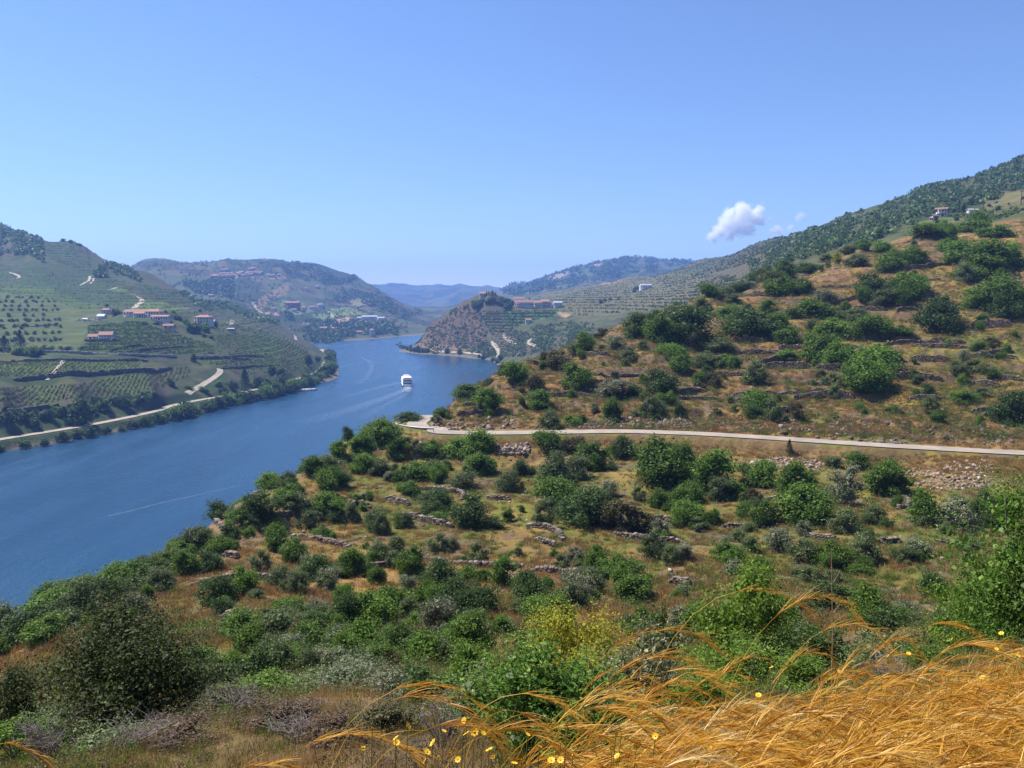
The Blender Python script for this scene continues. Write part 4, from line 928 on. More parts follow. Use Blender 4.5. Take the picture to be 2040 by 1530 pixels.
def crown_mesh(name, mat, lobes=24, k=150, leaf=0.022, lobe_r=(0.11, 0.2), spread=0.36, low=0.12, sprig=0.25, seed=0, aspect=0.55, rough=1.0):
    rng = np.random.default_rng(seed)
    d = unit(rng.normal(size=(lobes, 3))); r = rng.uniform(0.35, 1.0, lobes) ** 0.6
    C = d * r[:, None] * spread; C[:, 2] = 0.46 + C[:, 2] * 1.1
    C[:, 2] = np.maximum(C[:, 2], low)
    wid = np.clip(1.2 - 0.5 * np.abs(C[:, 2] - 0.34) / 0.5, 0.6, 1.15); C[:, :2] *= wid[:, None]
    ns = 3; sc0 = np.stack([rng.uniform(-.2, .2, ns), rng.uniform(-.2, .2, ns), np.zeros(ns)], 1) * rough; ss = rng.uniform(1 - .42 * rough, 1.0, ns); ss[0] = 1.0; wh = rng.integers(0, ns, lobes)
    C = C * ss[wh][:, None] + sc0[wh]
    R = rng.uniform(*lobe_r, lobes) * rng.uniform(.75, 1.25, lobes)
    ps = [leaf_cloud(C, R, k, leaf, aspect, (0.55, 1.05), 0.85, rng=rng)]
    ps.append(leaf_cloud(C, R, max(4, int(k * sprig)), leaf * 0.9, aspect, (1.0, 1.55), 0.95, 0.3, rng=rng))
    a = rng.uniform(0, 6.28, lobes // 2); q = rng.uniform(0.12, 0.36, lobes // 2); Sk = np.stack([np.cos(a) * q, np.sin(a) * q, rng.uniform(0.08, 0.2, lobes // 2)], 1)
    ps.append(leaf_cloud(Sk, rng.uniform(*lobe_r, lobes // 2) * 0.9, int(k * 0.7), leaf, aspect, (0.5, 1.05), 0.8, rng=rng))
    ps.append(leaf_cloud(C * 0.75 + np.array([0, 0, 0.11]), R, max(4, k // 3), leaf * 1.7, 0.8, (0.2, 0.9), 0.9, rng=rng))
    V, Fq = merge(ps); V[:, 2] = np.maximum(V[:, 2], 0.01)
    return mesh_np(name, V, Fq, [mat]), C
def trunk_mesh(name, C, mat, seed=0, r=0.028, fork=0.16, n=7):
    rng = np.random.default_rng(seed); ps = []
    ps.append(tube([(0, 0, -0.12), (0.01, 0, 0.06), (rng.normal(0, .02), rng.normal(0, .02), fork)], r * 1.3, r))
    for c in C[rng.permutation(len(C))[:n]]:
        m = np.array([c[0] * .45, c[1] * .45, fork + (c[2] - fork) * .55]) + rng.normal(0, .02, 3)
        ps.append(tube([(0, 0, fork * .8), m, c], r * 0.75, r * 0.2, 5))
    V, Fq = merge(ps); return mesh_np(name, V, Fq, [mat])
LM = {
 'B': leafmat('bright_leaves', (0.045, 0.100, 0.012), (0.135, 0.225, 0.028), 0.45, 0.6, (0.21, 0.31, 0.05), 0.22),
 'D': leafmat('dark_leaves', (0.026, 0.055, 0.012), (0.080, 0.132, 0.028), 0.35, 0.55, (0.13, 0.19, 0.05), 0.22),
 'O': leafmat('olive_leaves', (0.052, 0.076, 0.024), (0.145, 0.185, 0.064), 0.3, 0.55, (0.22, 0.26, 0.11), 0.2),
 'P': leafmat('silver_leaves', (0.085, 0.10, 0.048), (0.22, 0.235, 0.125), 0.25, 0.5, (0.33, 0.33, 0.20), 0.18),
 'K': leafmat('brownish_leaves', (0.030, 0.031, 0.011), (0.095, 0.088, 0.028), 0.25, 0.55, (0.14, 0.12, 0.04), 0.2),
 'Y': leafmat('yellow_green_leaves', (0.10, 0.12, 0.015), (0.29, 0.27, 0.03), 0.35, 0.55, (0.42, 0.36, 0.04), 0.2),
}
KN = {'B': ('leafy_bush', 'leafy bright green bush', 'leafy bright green bushes'), 'D': ('oak_bush', 'dense dark green bush', 'dense dark green bushes'), 'O': ('olive_bush', 'grey-green olive bush', 'grey-green olive bushes'),
      'P': ('silver_bush', 'pale silvery green bush', 'pale silvery green bushes'), 'K': ('brown_bush', 'dark brownish bush', 'dark brownish bushes'), 'Y': ('broom_bush', 'yellow-green broom bush', 'yellow-green broom bushes')}
PROTO = {}
for ki, kd in enumerate('BDOPKY'):
    PROTO[kd] = []
    for v in range([5, 4, 4, 3, 2, 1][ki]):
        sd = 100 + ki * 10 + v; v = v % 4
        cm, Cc = crown_mesh('crown', LM[kd], 18 + 4 * v, [138, 150, 145, 145, 130, 110][ki], [0.024, 0.019, 0.020, 0.020, 0.019, 0.018][ki], (0.12, 0.21) if kd in 'BD' else (0.09, 0.18), 0.35 + 0.02 * v, seed=sd, aspect=0.6 if kd in 'BD' else 0.4, rough=0.65)
        PROTO[kd].append((cm, trunk_mesh('trunk', Cc, GREYBARK if kd in 'OPK' else BARK, sd)))
def plant(kd, base, w, h, name=None, group=None, proto=None, cat='bush'):
    cm, tm = (proto or PROTO[kd])[random.randrange(len(proto or PROTO[kd]))]
    r = empty(name or KN[kd][0], base, random.uniform(0, 6.28), (w, w, h)); tag(r, cat=cat, group=group)
    c = obj('crown', cm, r); t = obj('trunk', tm, r); return r
NB = 'bushes on the near hillside'
THICK = []        # the smallest leafy bushes, too many to tell apart
def zone(px, py):
    rd = np.interp(px, [780, 880, 1250, 1550, 2040], [857, 861, 861, 875, 903])
    if py < rd - 2:
        if px < 1300: return 'above the road bend'
        if py < 560: return 'near the hillside top'
        if py < 700: return 'halfway up the upper slope'
        return 'just above the road'
    if px < 780: return 'on the steep edge over the river'
    if py < 1000: return 'on the bank just below the road'
    if py < 1130: return 'in the hollow below the road'
    return 'at the foot of the hollow'
BUSH6 = [(100,290,130,130,'B'),(220,235,200,140,'B'),(320,310,150,130,'B'),(130,390,150,110,'B'),(210,410,130,100,'O'),(30,190,80,90,'D'),(490,300,120,100,'B'),(640,320,190,120,'B'),(760,270,170,130,'B'),(780,400,160,130,'B'),
 (440,440,200,110,'B'),(330,440,110,90,'B'),(520,400,130,90,'O'),(670,480,160,100,'O'),(920,500,130,130,'O'),(1000,410,110,110,'D'),(380,510,110,70,'B'),(1140,280,190,140,'B'),(1330,275,160,100,'K'),(1400,380,170,160,'B'),(1170,480,230,210,'O'),
 (1290,430,170,150,'O'),(1580,310,150,130,'D'),(1780,470,330,275,'B'),(1220,600,260,200,'B'),(1130,700,140,170,'O'),(1370,690,260,240,'D'),(1490,540,120,130,'P'),(1590,735,230,220,'K'),(520,610,190,140,'D'),(710,705,210,230,'D'),
 (370,700,90,90,'O'),(215,740,120,150,'O'),(60,670,90,120,'O'),(530,665,120,60,'B'),(380,965,160,190,'B'),(530,840,150,120,'O'),(570,1045,200,190,'D'),(720,1010,150,100,'B'),(755,915,140,150,'O'),(900,1015,190,180,'B'),
 (1050,1065,180,140,'K'),(1220,945,110,110,'O'),(1310,900,120,120,'P'),(1400,920,120,130,'B'),(1310,1095,200,170,'P'),(1540,985,210,130,'B'),(1640,1115,230,170,'B'),(1740,885,170,180,'O'),(1780,745,130,120,'P'),(60,965,160,170,'B'),
 (200,885,130,120,'O'),(290,1225,260,230,'B'),(370,1065,110,120,'P'),(310,1425,190,220,'D'),(710,1215,170,210,'D'),(540,1365,120,170,'P'),(640,1385,180,170,'P'),(60,1255,170,220,'D'),(1080,1195,180,110,'B'),(1770,590,110,120,'B'),(1900,600,140,140,'B'),(1900,690,120,110,'B')]
BUSH5 = [(1500,110,130,100,'B'),(1580,90,150,80,'O'),(1640,165,90,80,'D'),(1250,330,170,160,'D'),(1390,205,90,90,'D'),(1430,285,130,100,'O'),(1570,315,150,120,'B'),(1500,375,90,110,'O'),(1210,375,90,70,'O'),(1330,475,130,130,'B'),
 (1250,575,110,110,'O'),(1420,535,130,120,'B'),(1560,425,90,70,'B'),(1060,495,110,90,'B'),(1000,585,140,120,'D'),(890,595,120,130,'B'),(700,685,160,100,'O'),(640,645,120,90,'O'),(780,560,110,80,'B'),(1040,735,150,150,'D'),(1160,695,130,150,'B'),
 (1060,805,130,110,'D'),(1340,645,120,100,'O'),(1430,685,120,120,'O'),(1510,625,160,140,'D'),(1640,605,110,120,'D'),(1380,815,170,120,'B'),(1660,855,130,200,'D'),(1480,835,130,100,'O'),(1500,975,190,150,'B'),(1210,965,180,140,'B'),
 (1350,1145,200,220,'O'),(1480,1205,160,150,'O'),(1570,1155,180,170,'P'),(130,905,150,110,'B'),(60,955,150,90,'B'),(240,855,130,90,'B'),(330,875,150,120,'O'),(430,765,130,70,'B'),(520,725,130,90,'O'),(590,705,130,70,'B'),(860,480,90,70,'D'),(960,430,90,60,'B'),(1120,345,90,60,'B'),(1620,1265,140,160,'P'),(1270,1255,200,160,'B'),(1400,1290,160,120,'B')]
BUSH7 = [(70,415,180,240,'B'),(270,455,310,270,'B'),(100,525,170,140,'B'),(110,645,200,150,'B'),(370,505,140,120,'B'),(460,515,90,90,'K'),(530,435,190,170,'B'),(720,455,220,190,'B'),(1010,545,240,300,'P'),(1060,330,170,110,'B'),(1240,480,230,210,'B'),
 (760,645,310,230,'B'),(1020,705,190,170,'O'),(1200,645,150,110,'O'),(1470,655,170,220,'B'),(1660,685,260,230,'P'),(1830,650,150,220,'D'),(620,805,180,170,'P'),(740,875,190,150,'O'),(930,905,190,160,'B'),(1140,885,210,180,'O'),(1350,875,120,120,'O'),
 (1410,845,180,150,'P'),(340,865,180,110,'B'),(150,685,140,80,'O'),(960,1175,290,210,'D'),(1200,1235,180,120,'B'),(1520,1055,170,160,'D'),(1310,1235,160,120,'B'),(1560,1235,160,100,'O'),(1700,800,130,120,'D'),(440,690,80,60,'O'),(1100,940,150,60,'B'),(820,985,180,100,'O'),(60,1080,120,90,'O')]
BUSH4 = [(40,1045,140,130,'B'),(210,1055,290,220,'D'),(30,905,90,90,'D'),(140,930,130,80,'P'),(330,775,120,90,'B'),(420,795,80,60,'O'),(450,865,100,70,'O'),(300,905,120,90,'O'),(430,935,120,80,'B'),(560,1025,250,170,'D'),(640,895,100,70,'B'),(690,1005,140,110,'B'),
 (720,815,160,100,'B'),(820,805,110,80,'B'),(940,865,150,110,'P'),(890,935,210,110,'B'),(660,745,130,70,'O'),(720,695,120,90,'D'),(600,695,160,80,'D'),(860,655,140,60,'D'),(500,725,170,60,'D'),(1090,665,130,70,'O'),(1000,645,80,70,'Y'),(1190,805,190,140,'D'),
 (1270,685,150,100,'B'),(1330,645,130,80,'B'),(1400,625,110,70,'B'),(1250,865,170,100,'O'),(1390,845,180,160,'B'),(1490,505,200,80,'B'),(1230,585,100,70,'B'),(1650,645,180,130,'B'),(1800,685,260,170,'B'),(1930,655,140,130,'B'),(1720,735,200,90,'B'),
 (1880,885,260,180,'B'),(1930,905,120,130,'O'),(1570,1005,210,210,'D'),(1750,885,150,100,'B'),(1730,465,190,70,'B'),(1870,505,170,70,'B'),(1100,955,120,90,'O'),(1170,1045,180,150,'B'),(970,1015,170,90,'B'),(920,1165,190,180,'B'),(760,1065,140,100,'B'),
 (730,1155,110,60,'B'),(1210,1205,280,140,'B'),(1160,1315,230,170,'B'),(580,1285,160,150,'O'),(600,1435,170,140,'B'),(660,1475,110,130,'O'),(780,1465,120,110,'K'),(280,1285,90,80,'B'),(350,1295,100,90,'K'),(360,1115,190,80,'O'),(140,1145,150,90,'B'),
 (180,1215,100,90,'B'),(290,1195,140,90,'O'),(400,1185,120,70,'B'),(80,1335,180,160,'D'),(40,1455,110,130,'O'),(1740,1225,150,80,'O'),(1740,1105,80,60,'B'),(1330,1025,110,60,'B'),(970,1285,120,70,'O'),(1690,1375,130,70,'B'),(1920,1490,160,200,'D'),
 (1290,1435,80,45,'B'),(1120,1415,60,40,'B'),(1600,580,120,60,'B'),(1060,580,90,50,'O'),(1150,560,110,60,'B'),(960,600,100,50,'O')]
BUSH3 = [(1300,1015,270,170,'K'),(1550,885,160,170,'B'),(1480,1175,250,220,'B'),(990,1125,220,190,'B'),(1140,1185,150,150,'K'),(890,1065,80,100,'K'),(770,1345,190,180,'B'),(600,1245,260,120,'D'),(400,1315,130,80,'D'),(780,1145,110,60,'O'),(1790,855,170,130,'P'),
 (1880,965,150,110,'O'),(1170,1335,230,160,'B'),(1760,1255,300,160,'P'),(1750,1425,140,190,'B'),(1240,1495,180,140,'O'),(1440,1475,150,90,'B'),(110,1435,190,80,'D'),(340,1440,90,60,'O'),(390,1400,90,70,'B'),(1690,745,130,90,'K'),(1950,755,170,220,'D')]
for Q, L, s in ((Q6, BUSH6, 2.781), (Q5, BUSH5, 2.4286), (Q7, BUSH7, 2.887), (Q4, BUSH4, 2.637), (Q3, BUSH3, 4.0)):
    for (x, y, w, h, kd) in L:
        px, py = Q(x, y); b = hit_near(px, py, 24)
        if b is None: continue
        sc_ = b[1] / F; W, Hh = w / s * sc_ * 1.30, h / s * sc_ * 1.16
        r = plant(kd, (b[0], b[1] + W * 0.15, b[2] - 0.06 * Hh), W, Hh, group=NB)
        size = '' if W < 5.2 else 'large '
        REG.append((r, (size + KN[kd][1], size + KN[kd][2]), zone(px, py), px))
        for _c in range(random.choice((0, 1, 1, 2))):            # smaller neighbours that make it a thicket
            a_ = random.uniform(0, 6.28); k2 = random.choice(kd + kd + 'BOOD'); w2 = W * random.uniform(.35, .65); q = (b[0] + math.cos(a_) * W * .52, b[1] + W * .15 + math.sin(a_) * W * .5)
            if seg_dist(np.array([q[0]]), np.array([q[1]]), ROAD[::2])[0][0] < 3.2 + w2 * .5: continue
            z2 = float(ground(np.array([q[0]]), np.array([q[1]]))[0])
            if z2 < 20: continue
            if k2 == 'B': THICK.append((q[0], q[1], z2 - .05 * w2, w2 * .85)); continue
            r = plant(k2, (q[0], q[1], z2 - .05 * w2), w2, w2 * random.uniform(.6, .95), group=NB); REG.append((r, ('small ' + KN[k2][1], 'small ' + KN[k2][2]), zone(px, py), float(project(q[0], q[1], z2)[0])))
# the edge over the river is overgrown
for p in scatter([(-40,1300),(120,1195),(420,1020),(640,905),(800,838),(815,885),(670,975),(450,1085),(200,1230),(-40,1340)], (40, 150), 85):
    px, py = project(*p); kd = random.choice('BBBDOO'); W = random.uniform(2.0, 4.2)
    if seg_dist(np.array([p[0]]), np.array([p[1]]), ROAD[::2])[0][0] < 3.5 + W * .5: continue
    r = plant(kd, (p[0], p[1], p[2] - .1), W, W * random.uniform(.6, .85), group='bushes along the edge over the river'); REG.append((r, (KN[kd][1], KN[kd][2]), 'along the overgrown edge above the water', float(px)))
# extra low bushes that fill the slopes
for poly, n, pal in (([(60,1240),(420,1090),(640,960),(800,880),(1400,890),(2040,950),(2040,1230),(1300,1200),(900,1230),(420,1330)], 170, 'BBBOODP'), ([(900,830),(1050,730),(1300,640),(1700,500),(2040,440),(2040,860),(1500,840)], 170, 'BBBOODKP')):
    P = scatter(poly, (36, 285), n)
    for p in P:
        px, py = project(*p); kd = random.choice(pal); W = random.uniform(1.2, 3.0) * (1.0 if py > 870 else 1.35)
        if seg_dist(np.array([p[0]]), np.array([p[1]]), ROAD[::2])[0][0] < 5: continue
        if kd == 'B': THICK.append((p[0], p[1], p[2] - .05, W * .8)); continue
        r = plant(kd, tuple(p), W, W * random.uniform(0.6, 0.95), group='low bushes on the near hillside'); REG.append((r, ('low ' + KN[kd][1], 'low ' + KN[kd][2]), zone(px, py), px))
for p in scatter([(330,1400),(420,1290),(640,1200),(900,1180),(1330,1170),(1880,1190),(1880,1260),(1500,1290),(1050,1260),(880,1330),(560,1360)], (17, 44), 75):
    px, py = project(*p); kd = random.choice('BBBDOP'); W = random.uniform(1.1, 2.3) * (0.6 + p[1] / 60)
    r = plant(kd, (p[0], p[1], p[2] - .05), W, W * random.uniform(.65, .95), group='bushes on the slope below the viewer'); REG.append((r, (KN[kd][1], KN[kd][2]), 'on the near slope below the viewer', float(px)))
b = hit_near(1340 + 670 / 2.887, 820 + 240 / 2.887)
CONM = leafmat('conifer_needles', (0.012, 0.028, 0.012), (0.035, 0.062, 0.028), 0.15, 0.6, (0.05, 0.08, 0.035), 0.2)
def conifer_mesh(name, seed, slim=0.5, tiers=26):
    rng = np.random.default_rng(seed); C, R = [], []
    for i in range(tiers):
        t = (i + 0.5) / tiers; z = 0.08 + 0.9 * t; r = slim * (1 - t) ** 0.8
        for k in range(5):
            a = rng.uniform(0, 6.28); C.append((math.cos(a) * r * .6, math.sin(a) * r * .6, z)); R.append(0.05 + r * 0.42)
    V, Fq = leaf_cloud(np.array(C), np.array(R), 14, 0.03, 0.35, (0.3, 1.05), 0.8, rng=rng); V[:, 2] = np.maximum(V[:, 2], 0.02)
    return mesh_np(name, V, Fq, [CONM]), mesh_np('trunk', *tube([(0, 0, -.1), (0, 0, .4), (0, 0, .9)], 0.03, 0.006), [BARK])
CONIFER = [conifer_mesh('crown', s, 0.42) for s in (1, 2)]; CYPRESS = [conifer_mesh('crown', s, 0.26) for s in (5, 6)]
r = plant('D', b, 1.9, 2.2, 'young_conifer', proto=CONIFER, cat='tree'); r['label'] = 'single little dark conifer standing right by the road edge'
# small ground plants: straw tufts, green herbs, brown heath, yellow bloom
def tufts(P, h, w, blades, lean=0.5, rng=RNG):
    n = len(P); a = rng.uniform(0, 6.28, (n, blades)); r = w[:, None] * rng.uniform(0.1, 1, (n, blades))
    bx = P[:, None, 0] + np.cos(a) * r * .6; by = P[:, None, 1] + np.sin(a) * r * .6; bz = np.repeat(P[:, None, 2], blades, 1) - 0.03
    hh = h[:, None] * rng.uniform(0.5, 1.1, (n, blades)); tx = bx + np.cos(a) * hh * lean * rng.uniform(0, 1, (n, blades)) + hh * .15; ty = by + np.sin(a) * hh * lean
    q = rng.uniform(0, 6.28, (n, blades)); hw = (w[:, None] * 0.16) * rng.uniform(.6, 1.4, (n, blades))
    V = np.stack([np.stack([bx - np.cos(q) * hw, by - np.sin(q) * hw, bz], -1), np.stack([bx + np.cos(q) * hw, by + np.sin(q) * hw, bz], -1), np.stack([tx, ty, bz + hh], -1)], 2).reshape(-1, 3)
    return V, np.arange(len(V)).reshape(-1, 3)
SLOPE_D = [(-60,1330),(60,1240),(420,1080),(640,945),(800,850),(1200,872),(1500,885),(2100,915),(2100,1400),(1300,1330),(600,1440),(0,1480)]
SLOPE_U = [(850,835),(930,770),(1050,715),(1300,625),(1700,485),(2100,430),(2100,885),(1500,866),(1100,852)]
STRAW = leafmat('straw', (0.24, 0.145, 0.045), (0.40, 0.27, 0.10), 0.3, 0.8, (0.50, 0.38, 0.17), 0); HERB = leafmat('green_herbs', (0.05, 0.085, 0.014), (0.13, 0.175, 0.03), 0.35, 0.7, (0.21, 0.23, 0.05), 0)
HEATH = leafmat('brown_heath', (0.06, 0.04, 0.026), (0.14, 0.095, 0.06), 0.2, 0.9, (0.20, 0.15, 0.11), 0); BLOOM = leafmat('yellow_bloom', (0.20, 0.18, 0.02), (0.50, 0.40, 0.03), 0.3, 0.7, (0.62, 0.50, 0.05), 0)
def patch_grass(seed, n, h, mat, width=0.02, lean=0.5):
    rng = np.random.default_rng(seed); P = np.stack([rng.normal(0, .3, n), rng.normal(0, .3, n), np.zeros(n)], 1)
    V, Fq = tufts(P, np.full(n, h), np.full(n, width * 6), 1, lean, rng); return mesh_np('tuft', V, Fq, [mat])
def patch_scrub(seed, n, h, mat, leaf):
    rng = np.random.default_rng(seed); k = 7; C = np.stack([rng.normal(0, .26, k), rng.normal(0, .26, k), rng.uniform(.1, h * .7, k)], 1)
    V, Fq = leaf_cloud(C, rng.uniform(.14, .30, k), n // k, leaf, 0.4, (0.1, 1.05), 0.9, 0.3, 0.2, rng=rng); V[:, 2] = np.maximum(V[:, 2], 0); return mesh_np('tuft', V, Fq, [mat])
def strewn(name, label, P, size, protos):
    """ground plants nobody could count: one object that sets a few tufts out over many points"""
    pc = bpy.data.collections.new(name + '_kinds')
    for i, me in enumerate(protos): pc.objects.link(bpy.data.objects.new(name + '_kind', me))
    me = bpy.data.meshes.new(name); me.vertices.add(len(P)); me.vertices.foreach_set('co', np.asarray(P, np.float32).ravel())
    for an, val in (('size', size), ('turn', RNG.uniform(0, 6.28, len(P)))):
        at_ = me.attributes.new(an, 'FLOAT', 'POINT'); at_.data.foreach_set('value', np.asarray(val, np.float32))
    o = obj(name, me); tag(o, label, kind='stuff')
    g = bpy.data.node_groups.new(name, 'GeometryNodeTree'); g.interface.new_socket('Geometry', in_out='INPUT', socket_type='NodeSocketGeometry'); g.interface.new_socket('Geometry', in_out='OUTPUT', socket_type='NodeSocketGeometry')
    nn = g.nodes; gi = nn.new('NodeGroupInput'); go = nn.new('NodeGroupOutput'); ip = nn.new('GeometryNodeInstanceOnPoints'); ci = nn.new('GeometryNodeCollectionInfo')
    ci.inputs['Collection'].default_value = pc; ci.inputs['Separate Children'].default_value = True; ci.inputs['Reset Children'].default_value = True; ip.inputs['Pick Instance'].default_value = True
    a1 = nn.new('GeometryNodeInputNamedAttribute'); a1.data_type = 'FLOAT'; a1.inputs['Name'].default_value = 'size'; a2 = nn.new('GeometryNodeInputNamedAttribute'); a2.data_type = 'FLOAT'; a2.inputs['Name'].default_value = 'turn'
    cx = nn.new('ShaderNodeCombineXYZ'); er = nn.new('FunctionNodeEulerToRotation'); lk = g.links.new
    lk(gi.outputs[0], ip.inputs['Points']); lk(ci.outputs[0], ip.inputs['Instance']); lk(a1.outputs['Attribute'], ip.inputs['Scale']); lk(a2.outputs['Attribute'], cx.inputs['Z']); lk(cx.outputs[0], er.inputs[0]); lk(er.outputs[0], ip.inputs['Rotation']); lk(ip.outputs[0], go.inputs[0])
    m = o.modifiers.new('strewn', 'NODES'); m.node_group = g; return o
def strew(name, label, spec, protos):
    PP, SS = [], []
    for poly, dr, n, sz, fn in spec:
        P = scatter(poly, dr, n); keep = fn(P) if fn else np.ones(len(P), bool); rd = seg_dist(P[:, 0], P[:, 1], ROAD[::2])[0]; P = P[keep & (rd > 3.3)]
        PP.append(P); SS.append(RNG.uniform(.55, 1.3, len(P)) * sz)
    return strewn(name, label, np.concatenate(PP), np.concatenate(SS), protos)
strewn('leafy_undergrowth', 'smallest leafy green bushes between the larger ones on the hillside', np.array(THICK)[:, :3], np.array(THICK)[:, 3], [c for c, t in PROTO['B']])
nz = lambda s, sc, a: (lambda P: fbm(P[:, 0] / sc, P[:, 1] / sc, s, 3) > a)
STRAW2 = leafmat('rusty_straw', (0.20, 0.10, 0.035), (0.33, 0.19, 0.07), 0.3, 0.8, (0.42, 0.28, 0.12), 0.2)
SA, SB = (34, 135), (118, 290)
strew('dry_grass', 'dry straw grass all over the near hillside', [(SLOPE_D, SA, 14000, 0.8, nz(52, 7, 0.33)), ([(820,864),(1250,866),(1550,880),(2080,910),(2080,960),(1550,915),(1250,895),(850,888)], (98, 136), 3500, 0.6, None), ([(855,850),(880,825),(980,805),(1300,830),(2080,860),(2080,900),(1500,868),(1100,856)], (112, 165), 2600, 0.8, nz(66, 5, 0.42)), (SLOPE_U, SB, 10000, 1.1, nz(54, 9, 0.34))], [patch_grass(1, 70, 0.42, STRAW), patch_grass(2, 60, 0.5, STRAW), patch_grass(3, 70, 0.36, STRAW2), patch_grass(4, 60, 0.55, STRAW2, 0.024)])
strew('green_grass', 'green herbs and grass in the hollow of the near hillside', [(SLOPE_D, SA, 6500, 0.75, nz(51, 30, 0.46)), (SLOPE_U, SB, 7000, 1.1, nz(59, 18, 0.44))], [patch_grass(5, 80, 0.42, HERB), patch_grass(6, 70, 0.5, HERB, 0.026), patch_grass(7, 60, 0.34, LM['B'], 0.03)])
strew('heath', 'brown heath and dead scrub between the bushes', [(SLOPE_D, SA, 1300, 0.75, nz(44, 8, 0.48)), (SLOPE_U, SB, 3000, 1.2, nz(45, 9, 0.44)), ([(855,850),(880,825),(980,805),(1300,830),(2080,860),(2080,900),(1500,868),(1100,856)], (112, 165), 700, 0.9, None)], [patch_scrub(1, 84, 0.7, HEATH, 0.05), patch_scrub(2, 84, 0.6, HEATH, 0.045), patch_scrub(3, 70, 0.5, LM['K'], 0.05)])
strew('green_scrub', 'knee high green scrub between the bushes', [(SLOPE_D, SA, 2600, 1.0, nz(46, 10, 0.44)), (SLOPE_U, SB, 6000, 1.5, nz(47, 12, 0.40))], [patch_scrub(4, 84, 0.8, LM['O'], 0.05), patch_scrub(5, 84, 0.7, LM['B'], 0.055), patch_scrub(6, 84, 0.6, LM['P'], 0.045), patch_scrub(7, 84, 0.8, LM['D'], 0.05)])
strew('yellow_flowers', 'yellow bloom on the upper slope and in the hollow', [([(1640,800),(1750,690),(2080,640),(2080,860),(1800,840)], (110, 190), 900, 1.1, nz(48, 7, 0.42)), (SLOPE_D, SA, 500, 0.7, nz(49, 9, 0.48)), ([(1400,690),(1600,560),(1900,520),(1900,640),(1600,760)], (140, 230), 320, 1.0, None)], [patch_scrub(8, 84, 0.5, BLOOM, 0.045), patch_scrub(9, 70, 0.6, LM['Y'], 0.05)])

# ------------------------------------------------------------------ far trees and vines
def small_crown(seed, mat, leaf=0.05, lobes=12, k=30): return crown_mesh('crown', mat, lobes, k, leaf, (0.15, 0.25), 0.32, 0.1, 0.2, seed, 0.7)
ROUND = []; OLIVE = []
for s in range(4):
    cm, Cc = small_crown(300 + s, LM['D'], 0.045, 16, 45); ROUND.append((cm, trunk_mesh('trunk', Cc, BARK, s, 0.03, 0.14, 4)))
    cm, Cc = small_crown(320 + s, LM['O'], 0.06, 10, 26); OLIVE.append((cm, trunk_mesh('trunk', Cc, BARK, s, 0.045, 0.28, 3)))
GREEN = []
for s in range(3):
    cm, Cc = small_crown(340 + s, LM['B'], 0.045, 16, 45); GREEN.append((cm, trunk_mesh('trunk', Cc, BARK, s, 0.03, 0.14, 4)))
PR = {'r': (ROUND, 'broad_tree', 'dark round tree', 'dark round trees'), 'g': (GREEN, 'green_tree', 'fresh green tree', 'fresh green trees'), 'c': (CONIFER, 'conifer', 'dark conifer', 'dark conifers'), 'y': (CYPRESS, 'cypress', 'slim dark cypress', 'slim dark cypresses'), 'o': (OLIVE, 'olive_tree', 'small olive tree', 'small olive trees')}
def far_tree(kind, base, w, h, place, group, px=None):
    pr, nm, k1, k2 = PR[kind]; r = plant('D', base, w, h, nm, group, pr, 'tree'); REG.append((r, (k1, k2), place, px if px is not None else float(project(*base)[0]))); return r
def far_px(kind, q, w, h, place, group, dmin=330, dmax=3000):
    b = hit(q[0], q[1], dmin, dmax)
    if b: far_tree(kind, (b[0], b[1], b[2] - 0.3), w / F * b[1], h / F * b[1], place, group, q[0])
p1 = lambda x, y: (x / 3.188, 430 + y / 3.188)
for k, x, y, w, h in [('c',130,835,105,115),('c',30,855,105,100),('g',190,890,120,85),('g',120,880,110,80),('r',250,880,80,60),('r',740,628,75,48),('r',500,1320,180,200),('r',800,1215,120,100),('r',650,1235,120,85),('r',740,1195,95,70),('r',160,1300,100,90),('r',300,1290,95,80),('r',60,1310,110,90),('r',390,1270,95,80),('r',230,1330,90,70),
  ('r',1085,1075,70,60),('r',1230,925,45,65),('c',1555,1110,110,140),('r',1480,1100,85,70),('g',1200,735,65,80),('r',1250,745,95,85),('g',1310,735,85,75),('r',1365,703,55,36),('r',1130,662,80,42),('g',1080,690,65,42),('r',1000,692,60,32),('r',920,692,60,30),('r',1185,690,50,46),('r',680,572,34,18),('r',1270,612,28,26),('r',1050,612,36,20),('r',1100,616,34,18),('r',1640,1090,100,90),('r',1420,1130,80,60),('g',1390,1080,70,50),('g',1300,1120,70,50),('g',1200,1100,70,45),('r',900,1180,90,60),('r',980,1150,80,50),('g',430,850,60,40),('g',510,850,50,36),('g',320,850,50,36),('r',1290,770,40,30),('r',1340,780,40,30),('r',1700,1080,70,60),('r',1780,1020,80,70),('r',1730,1000,70,60)]:
    far_px(k, p1(x, y), w / 3.188, h / 3.188, 'on the vineyard hill across the river', 'trees on the vineyard hill', 330, 1400)
for i in range(34):
    x = -40 + i * 31 + random.uniform(-8, 8); y = np.interp(x, [0, 400, 1050], [1340, 1290, 1170]) - random.uniform(0, 60)
    far_px(random.choice('rrrg'), p1(x, y), random.uniform(16, 27), random.uniform(13, 22), 'on the dark bank above the river road', 'trees on the bank above the river road', 380, 700)
LSH = level_path([(-260, 958), (-100, 922), (0, 899), (100, 884), (200, 866), (300, 846), (400, 822), (450, 808), (520, 795), (580, 780), (625, 764), (652, 745), (662, 728), (655, 708)], 0.8)
sh = np.array(smooth_path(LSH, 16)); seg = np.concatenate([[0], np.cumsum(np.hypot(*np.diff(sh[:, :2], axis=0).T))])
s = 0.0
